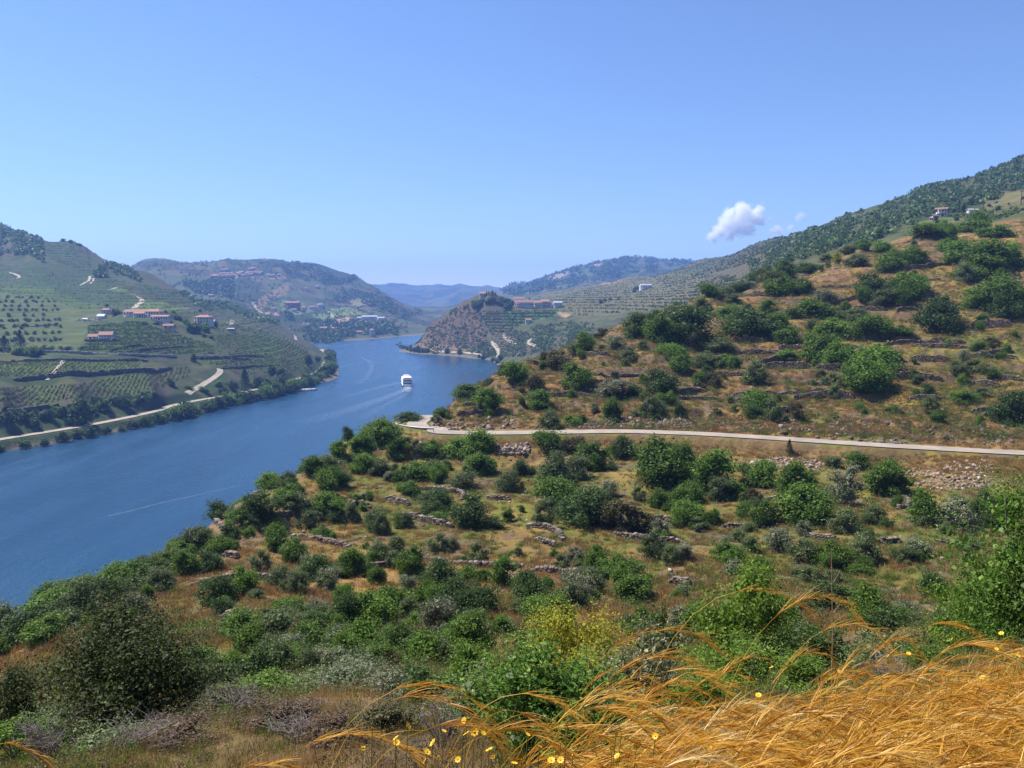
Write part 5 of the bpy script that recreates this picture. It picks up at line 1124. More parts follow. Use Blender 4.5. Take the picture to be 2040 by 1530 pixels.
while s < seg[-1]:
    x, y = np.interp(s, seg, sh[:, 0]), np.interp(s, seg, sh[:, 1]); q = CX + F * x / y
    if q > -70:
        big = 1.35 if q > 330 else 0.85
        w = random.uniform(7, 12) * big; far_tree(random.choice('rggr'), (x + random.uniform(-4, 0), y + random.uniform(-1, 4), 0.2), w, w * random.uniform(0.6, 0.95), 'along the far river bank', 'trees along the far river bank')
    s += random.uniform(5, 9) * (1.0 if q > 250 else 1.25)
for k, x, y, w, h in [('r',1100,965,110,90),('r',1110,1055,120,100),('r',1050,1060,100,80),('r',1130,920,70,60),('r',920,1130,110,90),('r',730,1190,110,150),('r',650,1060,90,100),('c',440,1130,90,110),('r',930,985,80,100),('r',1010,960,80,60)]:
    far_px(k, G2(x, y), w / 4, h / 4, 'on the point of the far bank', 'trees on the point of the far bank', 500, 1300)
P = scatter(P1([(-60,500),(300,530),(600,600),(540,700),(480,850),(60,870),(-60,860)]), (430, 900), 2400)
ok = (np.mod(P[:, 2] + 0.004 * P[:, 0], 4.2) < 0.9); P = P[ok]; kept = []
for p in P:
    if all((p[0] - k[0]) ** 2 + (p[1] - k[1]) ** 2 > 36 for k in kept): kept.append(p)
    if len(kept) >= 130: break
for p in kept:
    w = random.uniform(3.4, 5.0); far_tree('o', (p[0], p[1], p[2] - .1), w, w * random.uniform(.75, .95), 'in rows in the grove across the river', 'olive trees in the grove across the river')
for k, x, y, w, h in [('y',757,430,22,28),('y',775,432,22,32),('c',805,440,40,46),('y',830,436,22,30),('y',872,440,24,38),('y',945,470,20,48),('y',962,472,18,40),('c',1098,504,54,46),('r',1125,506,40,26),('r',1060,500,44,26)]:
    far_px(k, G3(x, y), w / 4 * 1.25, h / 4 * 1.1, 'on top of the estate hill', 'trees on top of the estate hill', 900, 1400)
for i in range(44):
    t = random.random(); far_px(random.choice('rrg'), G3(630 + 330 * t + random.uniform(-10, 10), np.interp(t, [0, .4, 1], [500, 470, 500]) + random.uniform(-18, 50)), random.uniform(9, 15), random.uniform(7, 11), 'in the wood under the estate hilltop', 'trees in the estate wood', 900, 1400)
for x, y in [(40,830),(70,845),(100,855),(130,868),(160,880),(190,885),(220,888),(250,888),(280,885),(60,815),(30,805),(150,860),(210,868),(440,890),(540,898),(700,930),(730,940),(810,960),(840,975),(870,950)]:
    far_px('r', G3(x, y), random.uniform(11, 17), random.uniform(9, 14), 'on the shore of the estate hill', 'trees on the estate shore', 700, 1400)
for k, x, y, w, h in [('r',560,610,90,120),('c',780,600,90,240),('g',700,610,110,150),('r',640,615,90,150),('r',850,605,110,210),('r',1010,470,130,180),('r',1230,430,90,80),('r',1370,500,90,80),('g',900,560,80,60)]:
    far_px(k, (1830 + x / 9.714, 360 + y / 9.714), w / 9.714, h / 9.714, 'around the white hill house', 'trees around the white hill house', 380, 1000)
for p in scatter([(1800,440),(1880,400),(2060,330),(2080,420),(1900,450)], (390, 720), 46):
    w = random.uniform(2.2, 5); far_tree(random.choice('rgoo'), tuple(p), w, w * .8, 'on the farmed slope by the hill house', 'small trees by the hill house')
for x, y, w, h in [(620,890,22,22),(720,860,28,34),(755,850,20,26),(1530,700,70,60),(1340,830,50,40),(1400,810,50,44),(1620,700,50,40)]:
    far_px('r', (1380 + x / 7.846, 380 + y / 7.846 + 2), w / 7.846 * 1.3, h / 7.846 * 1.2, 'on the ridge line under the cloud', 'trees on the ridge under the cloud', 400, 2200)
for x, y, w, h in [(240,105,26,22),(310,118,26,18),(400,150,40,18),(450,160,40,20),(500,176,34,14),(590,206,22,20),(640,225,30,18),(690,246,24,16),(120,78,34,14),(60,60,40,14),(200,98,30,14)]:
    far_px('r', p1(x, y + 12), w / 3.188, h / 3.188 * 1.2, 'on the ridge of the vineyard hill', 'trees on the vineyard hill ridge', 700, 1400)
for x, y in [(1940,380),(1960,378),(1985,372),(2010,365),(1930,400),(1700,470),(1740,465),(1670,490),(1810,460)]:
    far_px('r', G3(x, y + 10), random.uniform(7, 11), random.uniform(6, 10), 'on the pale terraced slope', 'trees on the pale terraced slope', 500, 2400)
# masses nobody could count
def mass(name, mat, label, polys, r, k, leaf, squash=0.8):
    ps = []
    for poly, dr, n, fn in polys:
        P = scatter(poly, dr, n, True)
        if fn is not None: P = P[fn(P)]
        R = RNG.uniform(0.55, 1.35, len(P)) * r; ps.append(leaf_cloud(P + np.stack([0 * R, 0 * R, R * .45], 1), R, k, R * leaf, 0.7, (0.45, 1.05), squash))
    o = obj(name, mesh_np(name, *merge(ps), [mat])); tag(o, label, kind='stuff')
mass('scrub', LM['D'], 'dark scrub covering the hill on the right', [(P4([(500,640),(760,500),(1000,430),(1280,330),(1500,220),(2100,40),(2100,230),(1740,320),(1500,400),(1350,480),(900,600),(560,700)]), (400, 1250), 3000, None)], 2.6, 10, 0.45)
mass('scrub', LM['O'], 'grey-green scrub mixed into the hill on the right', [(P4([(500,640),(760,500),(1000,430),(1280,330),(1500,220),(2100,40),(2100,230),(1740,320),(1500,400),(1350,480),(900,600),(560,700)]), (400, 1250), 1700, None)], 2.2, 10, 0.45)
mass('scrub', LM['D'], 'scrub on the rocky estate hill and round the bay', [(P3([(110,830),(300,660),(620,490),(690,560),(780,760),(620,860),(330,880),(150,850)]), (950, 1260), 1100, None), (P3([(620,870),(760,790),(830,850),(860,940),(780,940)]), (700, 1250), 260, None), (P3([(940,740),(1300,620),(1600,660),(1640,740),(1450,840),(1180,880),(900,960),(880,920),(1080,770)]), (330, 1100), 1000, None)], 1.9, 12, 0.42)
mass('woodland', LM['D'], 'woods on the upper vineyard hill', [(P1([(-60,60),(120,80),(420,150),(520,185),(290,170),(280,250),(420,300),(300,290),(0,250),(-60,260)]), (800, 1450), 700, None), (P1([(700,300),(830,360),(1080,470),(1000,460),(800,400),(620,380)]), (800, 1450), 260, None), (P1([(1080,470),(1400,560),(1700,670),(1900,740),(1700,700),(1350,600)]), (800, 1450), 300, None), (P1([(600,375),(740,400),(720,420),(600,400)]), (800, 1450), 70, None)], 4.2, 12, 0.42)
mass('woodland', LM['D'], 'woods on the village hill and along its shore', [(P2([(-100,350),(300,300),(520,430),(480,470),(250,460)]), (1450, 2900), 500, None), (P2([(560,210),(800,170),(950,190),(1230,300),(1420,390),(1300,370),(1200,330),(900,330),(700,250)]), (1600, 2900), 600, None), (P2([(940,640),(1140,620),(1250,670),(1480,680),(1720,700),(1700,770),(1300,770),(1020,830),(900,800),(860,740)]), (1350, 2200), 1000, None), (P2([(1100,400),(1400,430),(1700,540),(1900,640),(1700,640),(1200,480)]), (1600, 2900), 420, None), (P2([(690,580),(860,590),(840,620),(720,620)]), (1450, 2600), 150, None)], 5.5, 10, 0.45)
mass('scattered_trees', LM['O'], 'scattered trees and hedges over the village hill', [([(270,525),(480,512),(640,535),(740,572),(860,640),(850,668),(620,672),(450,610),(330,560)], (1450, 2900), 1500, None)], 4.0, 10, 0.45)
mass('woodland', LM['D'], 'woods on the blue mountain', [(P3([(800,395),(1200,230),(1600,170),(2000,100),(2480,140),(2480,180),(2040,240),(1700,290),(1300,400),(1000,440)]), (2700, 4600), 1500, None)], 11, 10, 0.45)
VINE = leafmat('vine_leaves', (0.04, 0.062, 0.012), (0.092, 0.125, 0.026), 0.35, 0.6, (0.14, 0.17, 0.045), 0)
def vines(spec):
    ps = []
    for poly, dr, n, dz, frac, r, mode in spec:
        P = scatter(poly, dr, n)
        ph = P[:, 2] / dz if mode == 'z' else (P[:, 0] * 0.96 + P[:, 1] * 0.28) / dz
        P = P[np.mod(ph, 1.0) < frac]; R = RNG.uniform(0.7, 1.2, len(P)) * r
        ps.append(leaf_cloud(P + np.stack([0 * R, 0 * R, R * .8], 1), R, 3, R * 0.62, 0.8, (0.2, 0.9), 0.9, 0.3))
    o = obj('vines', mesh_np('vines', *merge(ps), [VINE])); tag(o, 'vine rows on the farmed slopes', kind='stuff')
FD = [f[1] for f in FIELDS]
vines([(FD[0], (380, 640), 7000, 2.6, 0.4, 0.6, 'x'), (FD[1], (380, 640), 9000, 2.6, 0.4, 0.6, 'x'), (FD[2], (450, 900), 12000, 1.5, 0.42, 0.75, 'z'), (FD[3], (480, 900), 9000, 1.6, 0.42, 0.75, 'z'), (P1([(-60,300),(560,380),(1100,470),(1900,680),(1650,760),(1100,640),(560,600),(0,480)]), (700, 1420), 13000, 3.2, 0.3, 0.85, 'z'), (P1([(1350,700),(1950,700),(2060,950),(1650,1080),(1400,960)]), (520, 1000), 7000, 1.7, 0.36, 0.7, 'z'), (FD[5], (700, 1450), 4000, 4.5, 0.3, 0.9, 'z'), (FD[9], (900, 1450), 5000, 4.5, 0.3, 0.9, 'z'),
       ([(1290,545),(1400,515),(1560,470),(1575,490),(1480,530),(1330,575)], (900, 2200), 6000, 6.5, 0.4, 1.8, 'z'), ([(1880,430),(2080,395),(2080,440),(1960,450)], (380, 640), 2500, 2.4, 0.4, 0.9, 'z'), (FD[20], (900, 1260), 5000, 4.0, 0.6, 1.2, 'z'), (FD[21], (700, 1200), 2500, 2.2, 0.4, 1.0, 'z'), (FD[23], (560, 2400), 10000, 4.2, 0.4, 1.5, 'z'), (FD[19], (950, 1260), 2500, 3.0, 0.4, 1.0, 'z')])
# ------------------------------------------------------------------ foreground bushes, each its own plant
GLOSSY = leafmat('glossy_leaves', (0.05, 0.11, 0.014), (0.15, 0.27, 0.038), 0.45, 0.5, (0.26, 0.38, 0.08), 0)
CREAMY = leafmat('cream_flecked_leaves', (0.07, 0.085, 0.03), (0.24, 0.23, 0.11), 0.3, 0.6, (0.55, 0.50, 0.33), 0)
DARKT = leafmat('dark_tree_leaves', (0.018, 0.030, 0.007), (0.062, 0.082, 0.018), 0.3, 0.65, (0.11, 0.13, 0.035), 0)
LIME = leafmat('lime_leaves', (0.20, 0.21, 0.02), (0.46, 0.43, 0.045), 0.5, 0.6, (0.60, 0.55, 0.08), 0)
SILV = leafmat('silver_shrub_leaves', (0.07, 0.09, 0.045), (0.17, 0.19, 0.10), 0.25, 0.6, (0.27, 0.28, 0.17), 0)
FRESH = leafmat('fresh_leaves', (0.06, 0.12, 0.013), (0.18, 0.28, 0.034), 0.5, 0.5, (0.30, 0.42, 0.07), 0)
FG = 'bushes in the foreground'
def fg_bush(px, d, ptop, wpx, mat, leaf, n, label, name='bush', lobes=30, cat='bush', aspect=0.5, bark=GREYBARK, seed=None, low=0.1, lobe_r=(0.10, 0.19), limbs=12):
    rx, _ = ray(px, 1300); x = float(rx * d); zt = HC + float(ray(px, ptop)[1]) * d; z = float(ground(np.array([x]), np.array([d]))[0])
    W = wpx / F * d; Hh = max(zt - z, 0.35); seed = seed or int(px * 7 + d * 13)
    root = empty(name, (x, d, z - 0.03), 0.0, (W, W, Hh)); tag(root, label, cat, FG)
    cm, Cc = crown_mesh('crown', mat, lobes, max(6, int(n / lobes / 1.6)), leaf / W, lobe_r, 0.37, low, 0.3, seed, aspect)
    obj('crown', cm, root); obj('trunk', trunk_mesh('trunk', Cc, bark, seed, 0.018, 0.12, limbs), root); return root
fg_bush(258, 10.5, 1135, 430, DARKT, 0.020, 30000, 'big dark leafy tree by the river slope at lower left', 'dark_tree', 46, 'tree', 0.6, limbs=26)
fg_bush(20, 11.5, 1275, 210, DARKT, 0.020, 7000, 'dark bush at the picture edge left of the big dark tree', seed=5)
fg_bush(1110, 6.0, 1240, 400, GLOSSY, 0.021, 13000, 'glossy green bush with long leaves behind the golden grass', 'glossy_bush', 34, aspect=0.34)
fg_bush(1268, 8.5, 1188, 235, CREAMY, 0.018, 9000, 'cream flecked bush just right of the glossy green bush', 'flowering_bush', 30, aspect=0.4)
fg_bush(1120, 9.5, 1152, 280, LIME, 0.018, 10000, 'yellow-green bush behind the glossy green bush', 'broom_bush', 28, aspect=0.5)
fg_bush(945, 9.0, 1288, 180, CREAMY, 0.016, 4500, 'low cream flecked bush left of the glossy green bush', 'flowering_bush', 22)
fg_bush(1465, 16.0, 1088, 285, FRESH, 0.034, 15000, 'fresh green tree with dark gaps right of the cream flecked bush', 'green_tree', 34, 'tree', 0.6, limbs=16)
fg_bush(1490, 11.0, 1262, 250, FRESH, 0.022, 6000, 'low fresh green bush in front of the fresh green tree', 'leafy_bush', 26)
fg_bush(2005, 12.0, 900, 340, GLOSSY, 0.026, 16000, 'tall leafy green tree at the right picture edge', 'green_tree', 40, 'tree', 0.42, limbs=18, seed=77)
fg_bush(1925, 13.5, 1085, 200, FRESH, 0.026, 6000, 'green bush at the foot of the tall edge tree', 'leafy_bush', 26)
for px, d, pt, w, mt, lf, n, lb in [
  (690,14,1310,190,SILV,.026,4500,'pale silvery shrub in the middle of the lower slope'), (600,15,1325,180,LM['O'],.028,4200,'grey-green shrub left of the pale silvery shrub'), (790,13,1318,160,SILV,.024,4000,'pale silvery shrub nearest the glossy bush'), (505,12,1335,190,LM['B'],.026,4500,'fresh green shrub just right of the big dark tree'),
  (860,11.5,1300,150,LM['D'],.022,3800,'small dark shrub between the silvery and cream shrubs'), (445,9.5,1385,190,LM['K'],.018,4200,'brownish shrub at the foot of the big dark tree'), (560,8,1415,220,HEATH,.016,4800,'brown heath shrub low in front of the grey shrub'), (660,7.2,1440,180,HEATH,.014,4000,'brown heath shrub nearest the golden grass'),
  (770,8,1390,170,LM['K'],.016,3800,'dark heath shrub below the pale silvery shrub'), (340,7.6,1440,210,HEATH,.014,4600,'rust brown heath shrub under the big dark tree'), (110,9,1392,190,LM['O'],.018,4200,'grey-green shrub under the dark edge bush'), (15,8.4,1425,170,LM['B'],.018,3600,'bright green shrub in the lower left corner'),
  (215,7.8,1440,190,LM['O'],.016,4200,'low green shrub among dead twigs at lower left'), (1660,14,1222,210,LM['D'],.028,4500,'dark shrub right of the fresh green tree'), (1765,12,1262,210,LM['O'],.024,4200,'grey-green shrub behind the golden grass'), (1610,9,1285,220,FRESH,.02,4800,'bright green shrub rising behind the golden grass'), (1850,10,1255,190,LM['B'],.02,4200,'green shrub behind the yellow flowers at right'),
  (1390,8,1300,170,FRESH,.018,4000,'green shrub between the cream flecked bush and the golden grass'), (2060,8,1225,160,LM['O'],.018,3600,'grey-green shrub at the right edge above the grass'), (440,14,1290,130,LM['O'],.028,3200,'grey shrub behind the fresh green shrub'), (950,14,1250,150,LM['B'],.028,3600,'green shrub left of the yellow-green bush'), (1010,7.2,1345,150,LM['D'],.018,3400,'dark leafy shrub at the left foot of the glossy bush'),(700,22,1270,170,LM['O'],.04,3600,'grey-green shrub on the lower slope, upper of the silvery group'),(1330,24,1190,120,LM['D'],.04,3000,'dark shrub behind the cream flecked bush'),(1750,22,1180,170,LM['D'],.04,3600,'dark round shrub at the slope foot under the tall edge tree'),(1060,20,1215,110,LM['O'],.036,2600,'grey shrub left behind the yellow-green bush')]:
    fg_bush(px, d, pt, w, mt, lf, n, lb, 'shrub', 20)
# dead grey twig bushes
TWIG = plain('dead_twig_wood', (0.25, 0.215, 0.19), 0.9, 0.25, 8)
def dead_bush(px, d, ptop, wpx, lean, label, n=46, seed=0):
    rng = np.random.default_rng(seed); rx, _ = ray(px, 1300); x = float(rx * d); z = float(ground(np.array([x]), np.array([d]))[0]); H_ = max(HC + float(ray(px, ptop)[1]) * d - z, 0.3); W = wpx / F * d
    root = empty('dead_bush', (x, d, z - 0.05)); tag(root, label, 'dead bush', 'dead twig bushes in the foreground'); ps = []; st = []
    for i in range(n):
        a = rng.uniform(0, 6.28); r = W / 2 * rng.uniform(.15, 1); top = np.array([math.cos(a) * r + lean * W, math.sin(a) * r * .6, H_ * rng.uniform(.5, 1.05)])
        mid = top * np.array([.45, .45, .55]) + rng.normal(0, .03, 3); c = tube([(0, 0, 0), mid, top], 0.007, 0.0018, 4); (st if i < n * .3 else ps).append(c)
        for k in range(4):
            t = rng.uniform(.4, .95); q = mid + (top - mid) * t; e = q + np.array([rng.normal(0, .1), rng.normal(0, .08), rng.uniform(.02, .14)]) * W; ps.append(tube([q, (q + e) / 2 + rng.normal(0, .006, 3), e], 0.0028, 0.001, 4))
    obj('stems', mesh_np('stems', *merge(st), [TWIG]), root); obj('twigs', mesh_np('twigs', *merge(ps), [TWIG]), root)
dead_bush(80, 7.8, 1418, 150, 0.0, 'grey dead twig bush in the lower left corner', 60, 1); dead_bush(210, 7.2, 1425, 170, 0.55, 'grey dead twigs leaning right under the big dark tree', 40, 2); dead_bush(455, 9.4, 1370, 150, 0.1, 'grey dead twigs standing right of the big dark tree', 34, 3)
dead_bush(590, 7.4, 1430, 150, -0.1, 'pale dead twigs between the brown heath shrubs', 34, 4); dead_bush(880, 7.0, 1362, 130, 0.0, 'grey dead twigs left of the glossy bush', 40, 5); dead_bush(1760, 9.0, 1300, 150, 0.1, 'grey dead twigs behind the golden grass at right', 40, 6)
# near ground plants
def fg_points(n, d0, d1, plo=-120, phi=2160):
    d = np.exp(RNG.uniform(math.log(d0), math.log(d1), n)); x = ray(RNG.uniform(plo, phi, n), 1300)[0] * d; return np.stack([x, d, ground(x, d)], 1)
for nm, lb, n, protos, sz, flt in [
  ('dry_grass', 'dry straw tufts on the slope under the foreground bushes', 3000, [patch_grass(11, 90, 0.42, STRAW, 0.008), patch_grass(12, 90, 0.36, STRAW2, 0.008)], 0.5, nz(72, 2.5, 0.38)),
  ('green_grass', 'green tufts on the slope under the foreground bushes', 2200, [patch_grass(13, 90, 0.4, HERB, 0.009), patch_grass(14, 90, 0.34, LM['B'], 0.009)], 0.5, nz(71, 3, 0.45)),
  ('heath', 'brown heath covering the slope under the foreground bushes', 900, [patch_scrub(21, 240, 0.6, HEATH, 0.028), patch_scrub(22, 240, 0.5, LM['K'], 0.028), patch_scrub(23, 240, 0.5, HEATH, 0.024)], 0.55, None),
  ('green_scrub', 'low green scrub under the foreground bushes', 1100, [patch_scrub(24, 240, 0.7, LM['O'], 0.028), patch_scrub(25, 240, 0.6, LM['D'], 0.03), patch_scrub(26, 240, 0.6, LM['B'], 0.03)], 0.6, nz(73, 4, 0.42))]:
    P = fg_points(n, 5.4, 46); P = P[flt(P)] if flt else P; g_ = CX + F * P[:, 0] / P[:, 1]; P = P[~((P[:, 1] < 6.5) & (g_ > 1150))]
    strewn(nm, lb, P, RNG.uniform(.55, 1.25, len(P)) * sz * np.clip(P[:, 1] / 13, 0.65, 1.9), protos)

n_ = 1500; P = np.stack([RNG.uniform(-10, 12, n_), RNG.uniform(-3, 8.5, n_), np.zeros(n_)], 1); P[:, 2] = ground(P[:, 0], P[:, 1]); P = P[((np.abs(P[:, 0]) > 0.7) | (P[:, 1] > 1.2)) & ((P[:, 1] < 4.2) | (np.abs(P[:, 0]) > 0.85 * P[:, 1]))]
strewn('dry_grass', 'short dry grass round the viewpoint', P, RNG.uniform(.4, .9, len(P)), [patch_grass(31, 110, 0.34, STRAW, 0.006), patch_grass(32, 110, 0.28, STRAW2, 0.006), patch_grass(33, 90, 0.26, HERB, 0.006)])
# ------------------------------------------------------------------ golden grass bent by the wind
def ribbons(P, w, rng):
    """P (n,m,3) paths, w (n,) half widths: flat tapering ribbons"""
    n, m, _ = P.shape; T = unit(np.gradient(P, axis=1)); r = unit(rng.normal(size=(n, 1, 3))); S = unit(np.cross(T, np.broadcast_to(r, T.shape)))
    tp = np.linspace(1, 0.25, m)[None, :, None] * w[:, None, None]
    V = np.stack([P - S * tp, P + S * tp], 2).reshape(-1, 3)
    b = (np.arange(n)[:, None] * m + np.arange(m - 1)[None]).reshape(-1) * 2
    return V, np.stack([b, b + 1, b + 3, b + 2], 1)
def stems(base, h, wind, rng, m=11, droop=(1.5, 2.5)):
    n = len(base); s = np.linspace(0, 1, m)[None]; th0 = rng.uniform(0.0, 0.35, n)[:, None]; th1 = rng.uniform(*droop, n)[:, None]; pw = rng.uniform(1.5, 2.6, n)[:, None]
    th = th0 + th1 * s ** pw; L = (h / 0.68)[:, None] / (m - 1)
    dx = np.concatenate([np.zeros((n, 1)), np.cumsum(np.sin(th[:, :-1]) * L, 1)], 1); dz = np.concatenate([np.zeros((n, 1)), np.cumsum(np.cos(th[:, :-1]) * L, 1)], 1)
    ca, sa = np.cos(wind)[:, None], np.sin(wind)[:, None]
    P = np.stack([base[:, None, 0] + dx * ca, base[:, None, 1] + dx * sa, base[:, None, 2] + dz], -1)
    return P, th, L
def heads(P, th, wind, rng, awns, length, spread=0.16, m=4):
    """awns leave the last quarter of the stem and stream on with the wind, drooping"""
    n, k, _ = P.shape; t = rng.uniform(0.64, 1.0, (n, awns)) * (k - 1); i = np.minimum(t.astype(int), k - 2); f = (t - i)[..., None]
    rows = np.arange(n)[:, None]; S = P[rows, i] * (1 - f) + P[rows, i + 1] * f
    a0 = th[rows, i] + rng.normal(0, spread, (n, awns)) - 0.1; wz = wind[:, None] + rng.normal(0, spread * 1.1, (n, awns)); L = length[:, None] * rng.uniform(0.55, 1.25, (n, awns)) / (m - 1)
    out = [S]
    for j in range(m - 1):
        a = a0 + j * 0.16; out.append(out[-1] + np.stack([np.sin(a) * np.cos(wz), np.sin(a) * np.sin(wz), np.cos(a)], -1) * L[..., None])
    return np.stack(out, 2).reshape(n * awns, m, 3)
def tonemat(name, stops, trans=0.45):
    """grass: every plume its own tone"""
    N = Nodes(name); t = N.new('Attribute', attribute_name='tone').outputs['Fac']; ri = N.new('NewGeometry').outputs['Random Per Island']
    f = N.math('ADD', N.math('MULTIPLY', t, 0.8), N.math('MULTIPLY', ri, 0.2)); c = N.ramp(f, stops); N.link(c, N.b.inputs['Base Color']); N.b.inputs['Roughness'].default_value = 0.5
    tr = N.new('BsdfTranslucent'); N.link(c, tr.inputs['Color']); ms = N.new('MixShader'); ms.inputs[0].default_value = trans; N.link(N.b.outputs[0], ms.inputs[1]); N.link(tr.outputs[0], ms.inputs[2]); N.link(ms.outputs[0], N.out.inputs['Surface']); return N.m
GOLD = tonemat('golden_awns', [(0.0, (0.24, 0.10, 0.012)), (0.3, (0.54, 0.25, 0.025)), (0.6, (0.74, 0.42, 0.05)), (0.85, (0.84, 0.60, 0.19)), (1.0, (0.90, 0.80, 0.50))]); GSTEM = tonemat('golden_stems', [(0.0, (0.18, 0.10, 0.012)), (0.5, (0.57, 0.33, 0.03)), (0.85, (0.74, 0.50, 0.09)), (1.0, (0.80, 0.68, 0.32))]); RUST = GOLD
def toned(name, VF, mat, tone):
    V, Fq = VF; me = mesh_np(name, V, Fq, [mat]); at_ = me.attributes.new('tone', 'FLOAT', 'POINT'); at_.data.foreach_set('value', np.repeat(tone, len(V) // len(tone)).astype(np.float32)); return me
rg = np.random.default_rng(5)
def grass_area(n, keep_far=1.0):
    d = rg.uniform(1.75, 5.4, n * 4) ; px = rg.uniform(560, 2330, n * 4); x = ray(px, 1350)[0] * d
    dm = np.interp(px, [560, 760, 1000, 1300, 1700, 2040, 2330], [2.2, 2.6, 3.4, 4.2, 4.9, 5.3, 5.4]) * keep_far + rg.normal(0, .12, n * 4)
    ok = d < dm; x, d, px = x[ok][:n], d[ok][:n], px[ok][:n]; return np.stack([x, d, ground(x, d)], 1), px
B0, bpx = grass_area(1700); h = rg.uniform(0.42, 0.84, len(B0)) * np.interp(bpx, [600, 900, 1200, 2040], [0.72, 0.85, 1.0, 0.98]); wd = rg.normal(-0.15, 0.42, len(B0)); tone = np.clip(rg.normal(.46, .27, len(B0)), 0, 1)
Pm, th, L = stems(B0, h, wd, rg, 12, (2.1, 3.0))
o = obj('golden_grass_stems', toned('golden_grass_stems', ribbons(Pm, rg.uniform(.0014, .0022, len(B0)), rg), GSTEM, rg.random(len(B0)))); tag(o, 'thin golden stems of the windblown grass', kind='stuff')
A = heads(Pm, th, wd, rg, 27, rg.uniform(.09, .17, len(B0)), 0.12); o = obj('golden_grass_heads', toned('golden_grass_heads', ribbons(A, rg.uniform(.0014, .0026, len(A)), rg), GOLD, np.repeat(tone, 27))); tag(o, 'golden and rusty feathery seed heads streaming right in the wind', kind='stuff')
B1, bpx = grass_area(7500, 1.02); h = rg.uniform(0.12, 0.48, len(B1)) * np.interp(bpx, [600, 900, 2040], [0.7, 0.9, 1.0]); wd = rg.normal(-0.1, 0.6, len(B1)); Pm, th, L = stems(B1, h, wd, rg, 6, (0.6, 2.4))
o = obj('golden_grass', toned('golden_grass', ribbons(Pm, rg.uniform(.0014, .0036, len(B1)), rg), GSTEM, rg.random(len(B1)) ** 1.25)); tag(o, 'dense golden dry grass filling the lower right corner', kind='stuff')
B2, bpx = grass_area(1500, 1.12); wd = rg.uniform(-3.1, 3.1, len(B2)); Pm, th, L = stems(B2, rg.uniform(.1, .36, len(B2)), wd, rg, 5, (0.3, 1.4)); o = obj('green_grass', mesh_np('green_grass', *ribbons(Pm, rg.uniform(.0018, .0035, len(B2)), rg), [HERB])); tag(o, 'green blades low among the golden grass', kind='stuff')
# single plumes that stand out over the grass
PLUMES = [(860,1378,2.9,.22),(850,1352,3.0,.13),(1045,1372,3.1,.2),(1040,1410,2.9,.24),(1022,1442,2.7,.26),(690,1452,2.6,.22),(870,1436,2.7,.2),(1180,1402,3.1,.2),(1215,1374,3.2,.19),(1330,1246,3.7,.2),(1310,1300,3.5,.22),(1345,1326,3.4,.26),(1545,1172,4.0,.16),(1640,1180,3.9,.24),(1700,1236,4.2,.2),(1790,1268,4.3,.22),(1900,1238,4.5,.2),(1970,1284,4.4,.26),(20,1470,2.7,.15),(555,1510,2.4,.14),(1150,1440,2.8,.24)]
for i, (px, py, d, ln) in enumerate(PLUMES):
    top = np.array(at(px, py, d)); zg = float(ground(top[:1], top[1:2])[0]); hh = max(top[2] - zg, .3); wind = np.array([rg.normal(-0.1, .25)])
    P_, th_, _ = stems(np.zeros((1, 3)), np.array([hh]), wind, rg, 13, (2.4, 3.1)); ap = P_[0, P_[0, :, 2].argmax()]; P_[0, :, 2] *= hh / ap[2]
    bx_ = (top[0] - ap[0], top[1] - ap[1]); root = empty('grass_plume', (bx_[0], bx_[1], zg - 0.02)); tag(root, cat='grass', group='tall grass plumes over the golden grass')
    obj('stem', toned('stem', ribbons(P_, np.array([.0024]), rg), GSTEM, np.array([.55])), root); A = heads(P_, th_, wind, rg, 80, np.array([ln * .7]), 0.12); obj('seed_head', toned('seed_head', ribbons(A, rg.uniform(.0010, .0018, len(A)), rg), GOLD, np.full(80, (.28, .45, .62)[i % 3])), root)
    REG.append((root, ('tall feathery golden grass plume', ''), 'rising over the foreground', px))
# yellow flowers
YEL = plain('yellow_petals', (0.70, 0.40, 0.003), 0.6, 0.15, 30); ORG = plain('orange_centre', (0.55, 0.27, 0.01), 0.7, 0.2, 30); GST = plain('green_stalk', (0.12, 0.15, 0.03), 0.7, 0.2, 10)
pv_, pf_ = [], []
for i in range(8):
    a = i * 0.7854; c, s_ = math.cos(a), math.sin(a); k = len(pv_)
    for (r, t, z) in ((0.2, 0, 0), (0.65, 0.34, .12), (1.0, 0.14, .2), (1.0, -0.14, .2), (0.65, -0.34, .12)): pv_.append((c * r - s_ * t, s_ * r + c * t, z))
    pf_.append(tuple(range(k, k + 5)))
PETAL = bpy.data.meshes.new('petals'); PETAL.from_pydata(pv_, [], pf_); PETAL.materials.append(YEL); PETAL.update()
dv, df = tube([(0, 0, -.05), (0, 0, .12), (0, 0, .2)], 0.34, 0.16, 8); CENT = mesh_np('flower_centre', np.concatenate([dv, [[0, 0, .22]]]), [df, np.array([(16 + i, 16 + (i + 1) % 8, 24) for i in range(8)])], [ORG])
FLOW = [(1925,1250,4.5),(1995,1262,4.5),(1880,1267,4.5),(1903,1265,4.6),(1897,1273,4.4),(1985,1293,4.2),(1998,1299,4.2),(2027,1306,4.2),(1810,1302,4.1),(1905,1318,4.1),(1537,1330,3.6),(1672,1338,3.6),(1647,1360,3.5),(1511,1385,3.4),(1420,1408,3.2),(1888,1358,3.8),(1957,1350,3.8),(1550,1450,2.9),(1415,1492,2.7),(1387,1517,2.6),(1305,1467,2.8)] + \
    [(640 + x / 2.914, 1230 + y / 2.914, 2.5 + (800 - y) * .0012) for x, y in [(830,600),(712,660),(843,675),(940,672),(648,728),(612,780),(788,795),(793,825),(975,770),(993,805),(995,710),(1268,750),(1390,730),(1165,827),(1335,830),(1690,760),(1718,805),(1940,690),(1830,745),(1785,800)]]
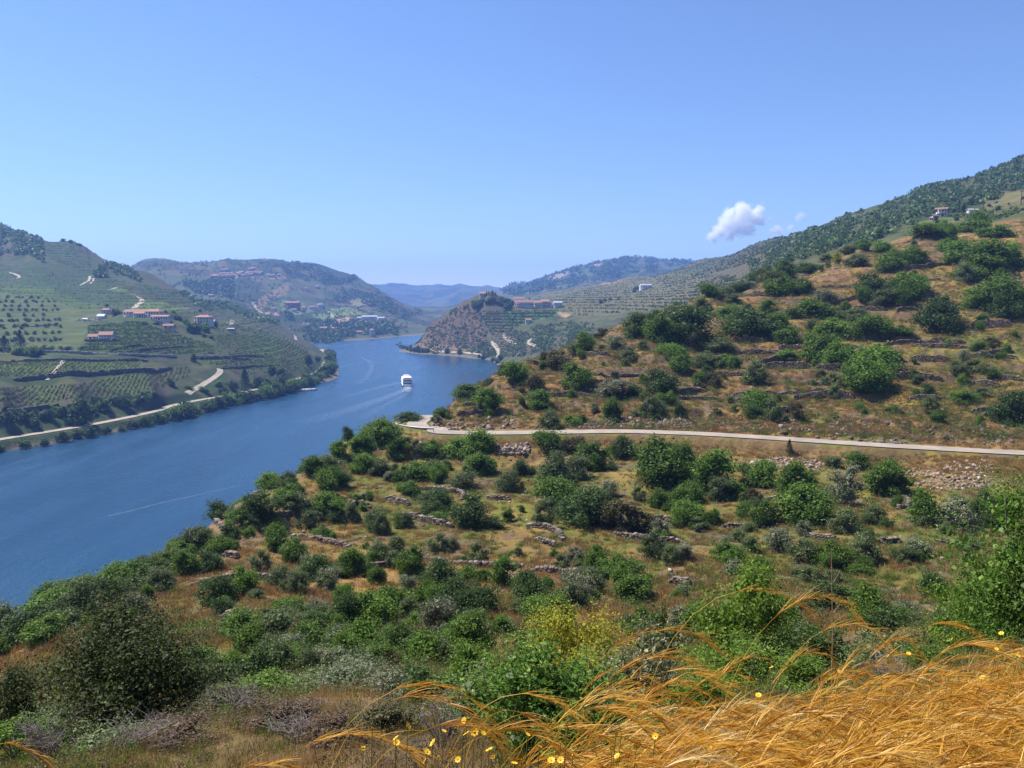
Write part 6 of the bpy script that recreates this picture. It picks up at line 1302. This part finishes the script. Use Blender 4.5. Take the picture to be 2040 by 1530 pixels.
FLOW += [(random.uniform(700, 1250), random.uniform(1440, 1525), random.uniform(2.35, 2.6)) for _ in range(16)]
for px, py, d in FLOW:
    c = np.array(at(px, py, d)); zg = float(ground(c[:1], c[1:2])[0]); root = empty('yellow_flower', (c[0] - .03, c[1] + .02, zg), 0); tag(root, cat='flower', group='yellow flowers in the foreground')
    tip = c - np.array([c[0] - .03, c[1] + .02, zg]); r = random.uniform(.009, .016)
    obj('stalk', mesh_np('stalk', *tube([(0, 0, 0), tip * np.array([.3, .3, .6]), tip], .0022, .0014, 5), [GST]), root)
    for me, nm in ((PETAL, 'petals'), (CENT, 'flower_centre')):
        o = obj(nm, me, root, tuple(tip)); o.scale = (r,) * 3; o.rotation_euler = (random.uniform(-.2, 1.2), random.uniform(-.7, .7), random.uniform(0, 6))
    REG.append((root, ('yellow daisy-like flower', ''), 'in the foreground grass', px))
# tall dry flower stalk
b = at(1660, 1330, 7.0); zg = float(ground(np.array([b[0]]), np.array([b[1]]))[0]); tp = at(1645, 1092, 7.0); hh = tp[2] - zg
DRY = plain('dry_stalk', (0.30, 0.19, 0.12), 0.9, 0.2, 10); root = empty('dry_flower_stalk', (b[0], b[1], zg)); tag(root, 'tall bare reddish dry flower stalk with few side twigs', 'plant')
obj('stem', mesh_np('stem', *tube([(0, 0, 0), (-.02, 0, hh * .5), (-.07, 0, hh)], .007, .003, 6), [DRY]), root)
for t, dx, dz in ((.55, -.13, .16), (.62, .10, .14), (.72, -.10, .13), (.8, .07, .12), (.88, -.05, .1)): obj('side_twig', mesh_np('side_twig', *tube([(-.05 * t, 0, hh * t), (dx * .6 - .05 * t, .01, hh * t + dz * .5), (dx - .05 * t, .02, hh * t + dz)], .003, .0015, 5), [DRY]), root)
# ------------------------------------------------------------------ the small summer cloud and a contrail
CD = 13000.0
def puff_cloud(name, blobs, label, dens, group=None):
    """one box of vapour whose density follows overlapping round puffs roughened by noise; blobs: photo column, row, radius in photo pixels"""
    S = CD / F; C = [np.array(at(x, y, CD)) + np.array([0, dy * S, 0]) for x, y, r, dy in blobs]; R = [r * S for x, y, r, dy in blobs]
    lo = np.min([c - r * 1.5 for c, r in zip(C, R)], 0); hi = np.max([c + r * 1.5 for c, r in zip(C, R)], 0); mid = (lo + hi) / 2
    N = Nodes(name + '_vapour'); N.n.remove(N.b); p = N.new('TexCoord').outputs['Object']
    nz1 = N.new('TexNoise'); nz1.inputs['Scale'].default_value = 1 / (12 * S); nz1.inputs['Detail'].default_value = 8; nz1.inputs['Roughness'].default_value = 0.6; N.link(p, nz1.inputs['Vector'])
    acc = None
    for c, r in zip(C, R):
        v = N.new('VectorMath', operation='DISTANCE'); N.link(p, v.inputs[0]); v.inputs[1].default_value = tuple(c - mid)
        m = N.new('MapRange'); m.inputs['From Min'].default_value = r * 1.25; m.inputs['From Max'].default_value = 0.0; N.link(v.outputs['Value'], m.inputs['Value'])
        acc = m.outputs[0] if acc is None else N.math('MAXIMUM', acc, m.outputs[0])
    f = N.math('ADD', acc, N.math('MULTIPLY', N.math('SUBTRACT', nz1.outputs['Fac'], 0.5), 1.6))
    mr = N.new('MapRange'); mr.inputs['From Min'].default_value = 0.27; mr.inputs['From Max'].default_value = 0.85; mr.inputs['To Max'].default_value = dens / S; N.link(f, mr.inputs['Value'])
    pv = N.new('VolumePrincipled'); pv.inputs['Color'].default_value = (1, 1, 1, 1); pv.inputs['Anisotropy'].default_value = 0.0; N.link(mr.outputs[0], pv.inputs['Density']); N.link(pv.outputs[0], N.out.inputs['Volume'])
    hv = np.array([(x, y, z) for z in (lo[2], hi[2]) for y in (lo[1], hi[1]) for x in (lo[0], hi[0])]) - mid
    o = obj(name, mesh_np(name, hv, np.array([[0, 2, 3, 1], [4, 5, 7, 6], [0, 1, 5, 4], [2, 6, 7, 3], [0, 4, 6, 2], [1, 3, 7, 5]]), [N.m]), None, tuple(mid)); tag(o, label, 'cloud', group, 'thing'); return o
puff_cloud('cloud', [(1418,472,15,0),(1432,462,18,0),(1448,446,22,0),(1455,428,18,2),(1478,424,23,0),(1472,412,12,0),(1483,411,12,3),(1500,432,22,0),(1512,419,13,0),(1512,438,16,0),(1470,450,26,4),(1490,455,20,4),(1456,466,16,3)], 'small white heaped cloud above the ridge', 0.15)
puff_cloud('cloud', [(1546,457,12,0),(1552,461,10,0),(1538,460,8,0)], 'little white puff right of the heaped cloud', 0.12, 'small cloud wisps'); puff_cloud('cloud', [(1574,453,8,0),(1578,451,6,0)], 'tiny puff just left of the dark hill', 0.10, 'small cloud wisps'); puff_cloud('cloud', [(1595,430,11,0),(1590,434,8,0)], 'faint round wisp above the dark hill', 0.07, 'small cloud wisps'); puff_cloud('cloud', [(1531,437,8,0)], 'faint wisp touching the heaped cloud', 0.08, 'small cloud wisps')
N = Nodes('contrail_ice'); tb = N.new('BsdfTransparent'); mx = N.new('MixShader'); mx.inputs[0].default_value = 0.45; N.b.inputs['Base Color'].default_value = (0.9, 0.9, 0.9, 1); N.b.inputs['Roughness'].default_value = 1
N.link(tb.outputs[0], mx.inputs[1]); N.link(N.b.outputs[0], mx.inputs[2]); N.link(mx.outputs[0], N.out.inputs['Surface'])
c0, c1 = np.array(at(499, 147, 18000)), np.array(at(520, 157, 18500)); o = obj('contrail', mesh_np('contrail', *tube([c0 - c0, (c1 - c0) * .5, c1 - c0], 7, 4, 8), [N.m]), None, tuple(c0)); tag(o, 'short faint contrail high in the clear sky', 'contrail', None, 'thing')
# ------------------------------------------------------------------ labels for look-alikes: kind, place, order across the view
ORD = ['', 'first', 'second', 'third', 'fourth', 'fifth', 'sixth', 'seventh', 'eighth', 'ninth', 'tenth', 'eleventh', 'twelfth', 'thirteenth', 'fourteenth', 'fifteenth', 'sixteenth', 'seventeenth', 'eighteenth', 'nineteenth']
TEN = {2: 'twent', 3: 'thirt', 4: 'fort', 5: 'fift', 6: 'sixt', 7: 'sevent', 8: 'eight', 9: 'ninet'}
def ordinal(n):
    if n < 20: return ORD[n]
    if n >= 100: return 'hundred-and-' + ordinal(n - 100) if n > 100 else 'hundredth'
    return TEN[n // 10] + ('ieth' if n % 10 == 0 else 'y-' + ORD[n % 10])
buckets = {}
for o, kind, place, px in REG:
    place = place.strip(); k1 = kind if isinstance(kind, str) else kind[0]
    buckets.setdefault((k1, place), []).append((px, o))
for (k1, place), L in buckets.items():
    L.sort(key=lambda t: t[0]); n = len(L)
    for i, (px, o) in enumerate(L):
        if n == 1: o['label'] = k1 + ' ' + place
        elif i == 0: o['label'] = 'leftmost ' + k1 + ' ' + place
        elif i == n - 1: o['label'] = 'rightmost ' + k1 + ' ' + place
        elif i < n / 2: o['label'] = k1 + ' ' + place + ', ' + ordinal(i + 1) + ' from the left'
        else: o['label'] = k1 + ' ' + place + ', ' + ordinal(n - i) + ' from the right'
